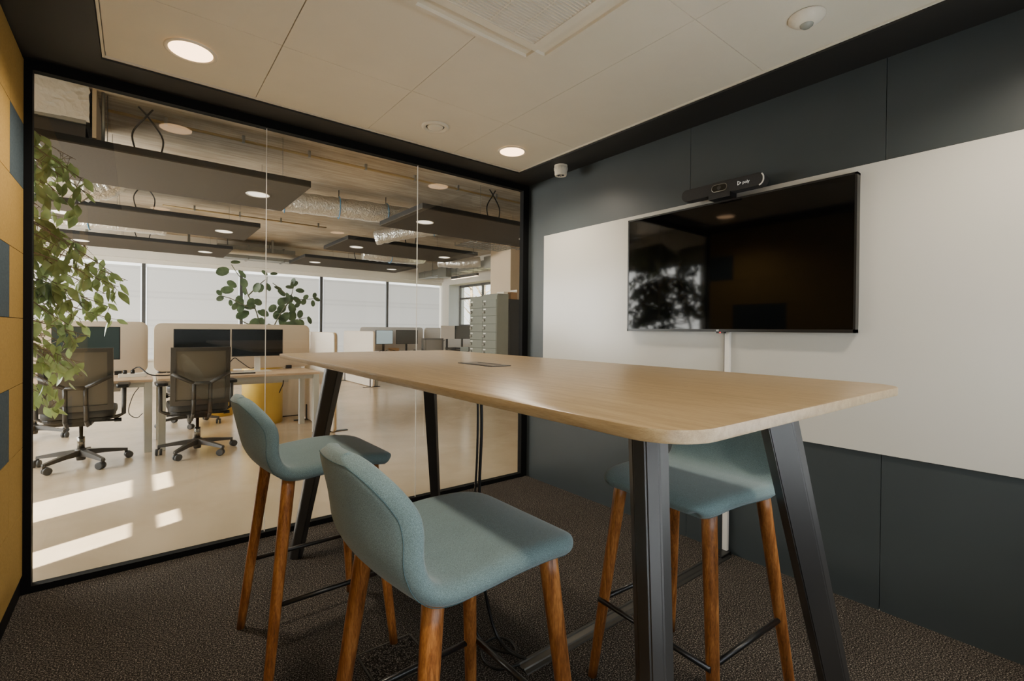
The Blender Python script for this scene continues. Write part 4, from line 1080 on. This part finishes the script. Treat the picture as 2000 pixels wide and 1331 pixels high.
# ================================================================== LIGHT
def area(name, loc, size, power, col, spread=PI, rot=(0,0,0), shape='DISK', size_y=None):
    l = bpy.data.lights.new(name, 'AREA'); l.shape = shape; l.size = size; l.energy = power; l.color = col; l.spread = spread
    if size_y: l.size_y = size_y
    o = bpy.data.objects.new(name, l); C.objects.link(o); o.location = loc; o.rotation_euler = rot; return o
WARM = (1.0, .87, .70)
for i, (x, y) in enumerate(spots):
    l = bpy.data.lights.new('downlight_lamp', 'SPOT'); l.energy = 64; l.cycles.use_multiple_importance_sampling = False; l.color = WARM; l.spot_size = math.radians(150); l.spot_blend = .7; l.shadow_soft_size = .06
    o = bpy.data.objects.new('downlight_lamp', l); C.objects.link(o); o.location = (x, y, ZT-.02)
for bx_ in (.135, 3.85):
    for by_ in (5.645, 8.13, 10.58):
        for dx_ in (-.87, .87):
            l = bpy.data.lights.new('baffle_lamp', 'SPOT'); l.energy = 30; l.color = (1, .86, .68); l.spot_size = math.radians(140); l.spot_blend = .8; l.shadow_soft_size = .08; l.cycles.use_multiple_importance_sampling = False
            o = bpy.data.objects.new('baffle_lamp', l); C.objects.link(o); o.location = (bx_+dx_, by_, BZ-.02)
b = area('back_fill_light', (1.06, YB+.03, 1.45), 2.4, 37, (.90, .96, 1.0), rot=(math.radians(107), 0, 0), shape='RECTANGLE', size_y=1.7)  # added soft fill from behind the camera, lifts ceiling and near wall
b.data.cycles.use_multiple_importance_sampling = False
sun = bpy.data.lights.new('sun', 'SUN'); sun.energy = 42.0; sun.color = (1.0, .93, .82); sun.angle = math.radians(.35)
so_ = bpy.data.objects.new('sun', sun); C.objects.link(so_)
sd = Vector((hx, hy, -TAN)).normalized(); so_.rotation_euler = sd.to_track_quat('-Z', 'Y').to_euler()
wd = bpy.data.worlds.new('sky'); bpy.context.scene.world = wd; wd.use_nodes = True
nt = wd.node_tree; bg = nt.nodes['Background']
sk = nt.nodes.new('ShaderNodeTexSky'); sk.sky_type = 'HOSEK_WILKIE'; sk.turbidity = 6; sk.sun_direction = (-sd).normalized()
mixn = nt.nodes.new('ShaderNodeMixRGB'); mixn.inputs['Fac'].default_value = .75; mixn.inputs['Color2'].default_value = (1, 1, 1, 1)
nt.links.new(sk.outputs['Color'], mixn.inputs['Color1']); nt.links.new(mixn.outputs['Color'], bg.inputs['Color'])
bg.inputs['Strength'].default_value = 3.4

# ================================================================== CAMERA
cam = bpy.data.cameras.new('camera'); cam.sensor_width = 36; cam.sensor_fit = 'HORIZONTAL'
cam.lens = 927.428/2000*36; cam.shift_y = (652.008-665.5)/2000; cam.clip_start = .02; cam.clip_end = 200
co = bpy.data.objects.new('camera', cam); C.objects.link(co)
r_ = Vector((.7846, -.6200, .0097)).normalized(); f_ = Vector((.6200, .7845, -.0064)).normalized(); u_ = r_.cross(f_).normalized(); r_ = f_.cross(u_)
co.matrix_world = Matrix(((r_.x, u_.x, -f_.x, 0), (r_.y, u_.y, -f_.y, 0), (r_.z, u_.z, -f_.z, 1.2), (0, 0, 0, 1)))
sc = bpy.context.scene; sc.camera = co
sc.view_settings.view_transform = 'AgX'; sc.view_settings.look = 'None'; sc.view_settings.exposure = .42
sc.cycles.max_bounces = 10; sc.cycles.diffuse_bounces = 5; sc.cycles.glossy_bounces = 4; sc.cycles.transparent_max_bounces = 12
sc.cycles.sample_clamp_indirect = 4; sc.cycles.use_denoising = True; sc.cycles.caustics_reflective = False; sc.cycles.caustics_refractive = False
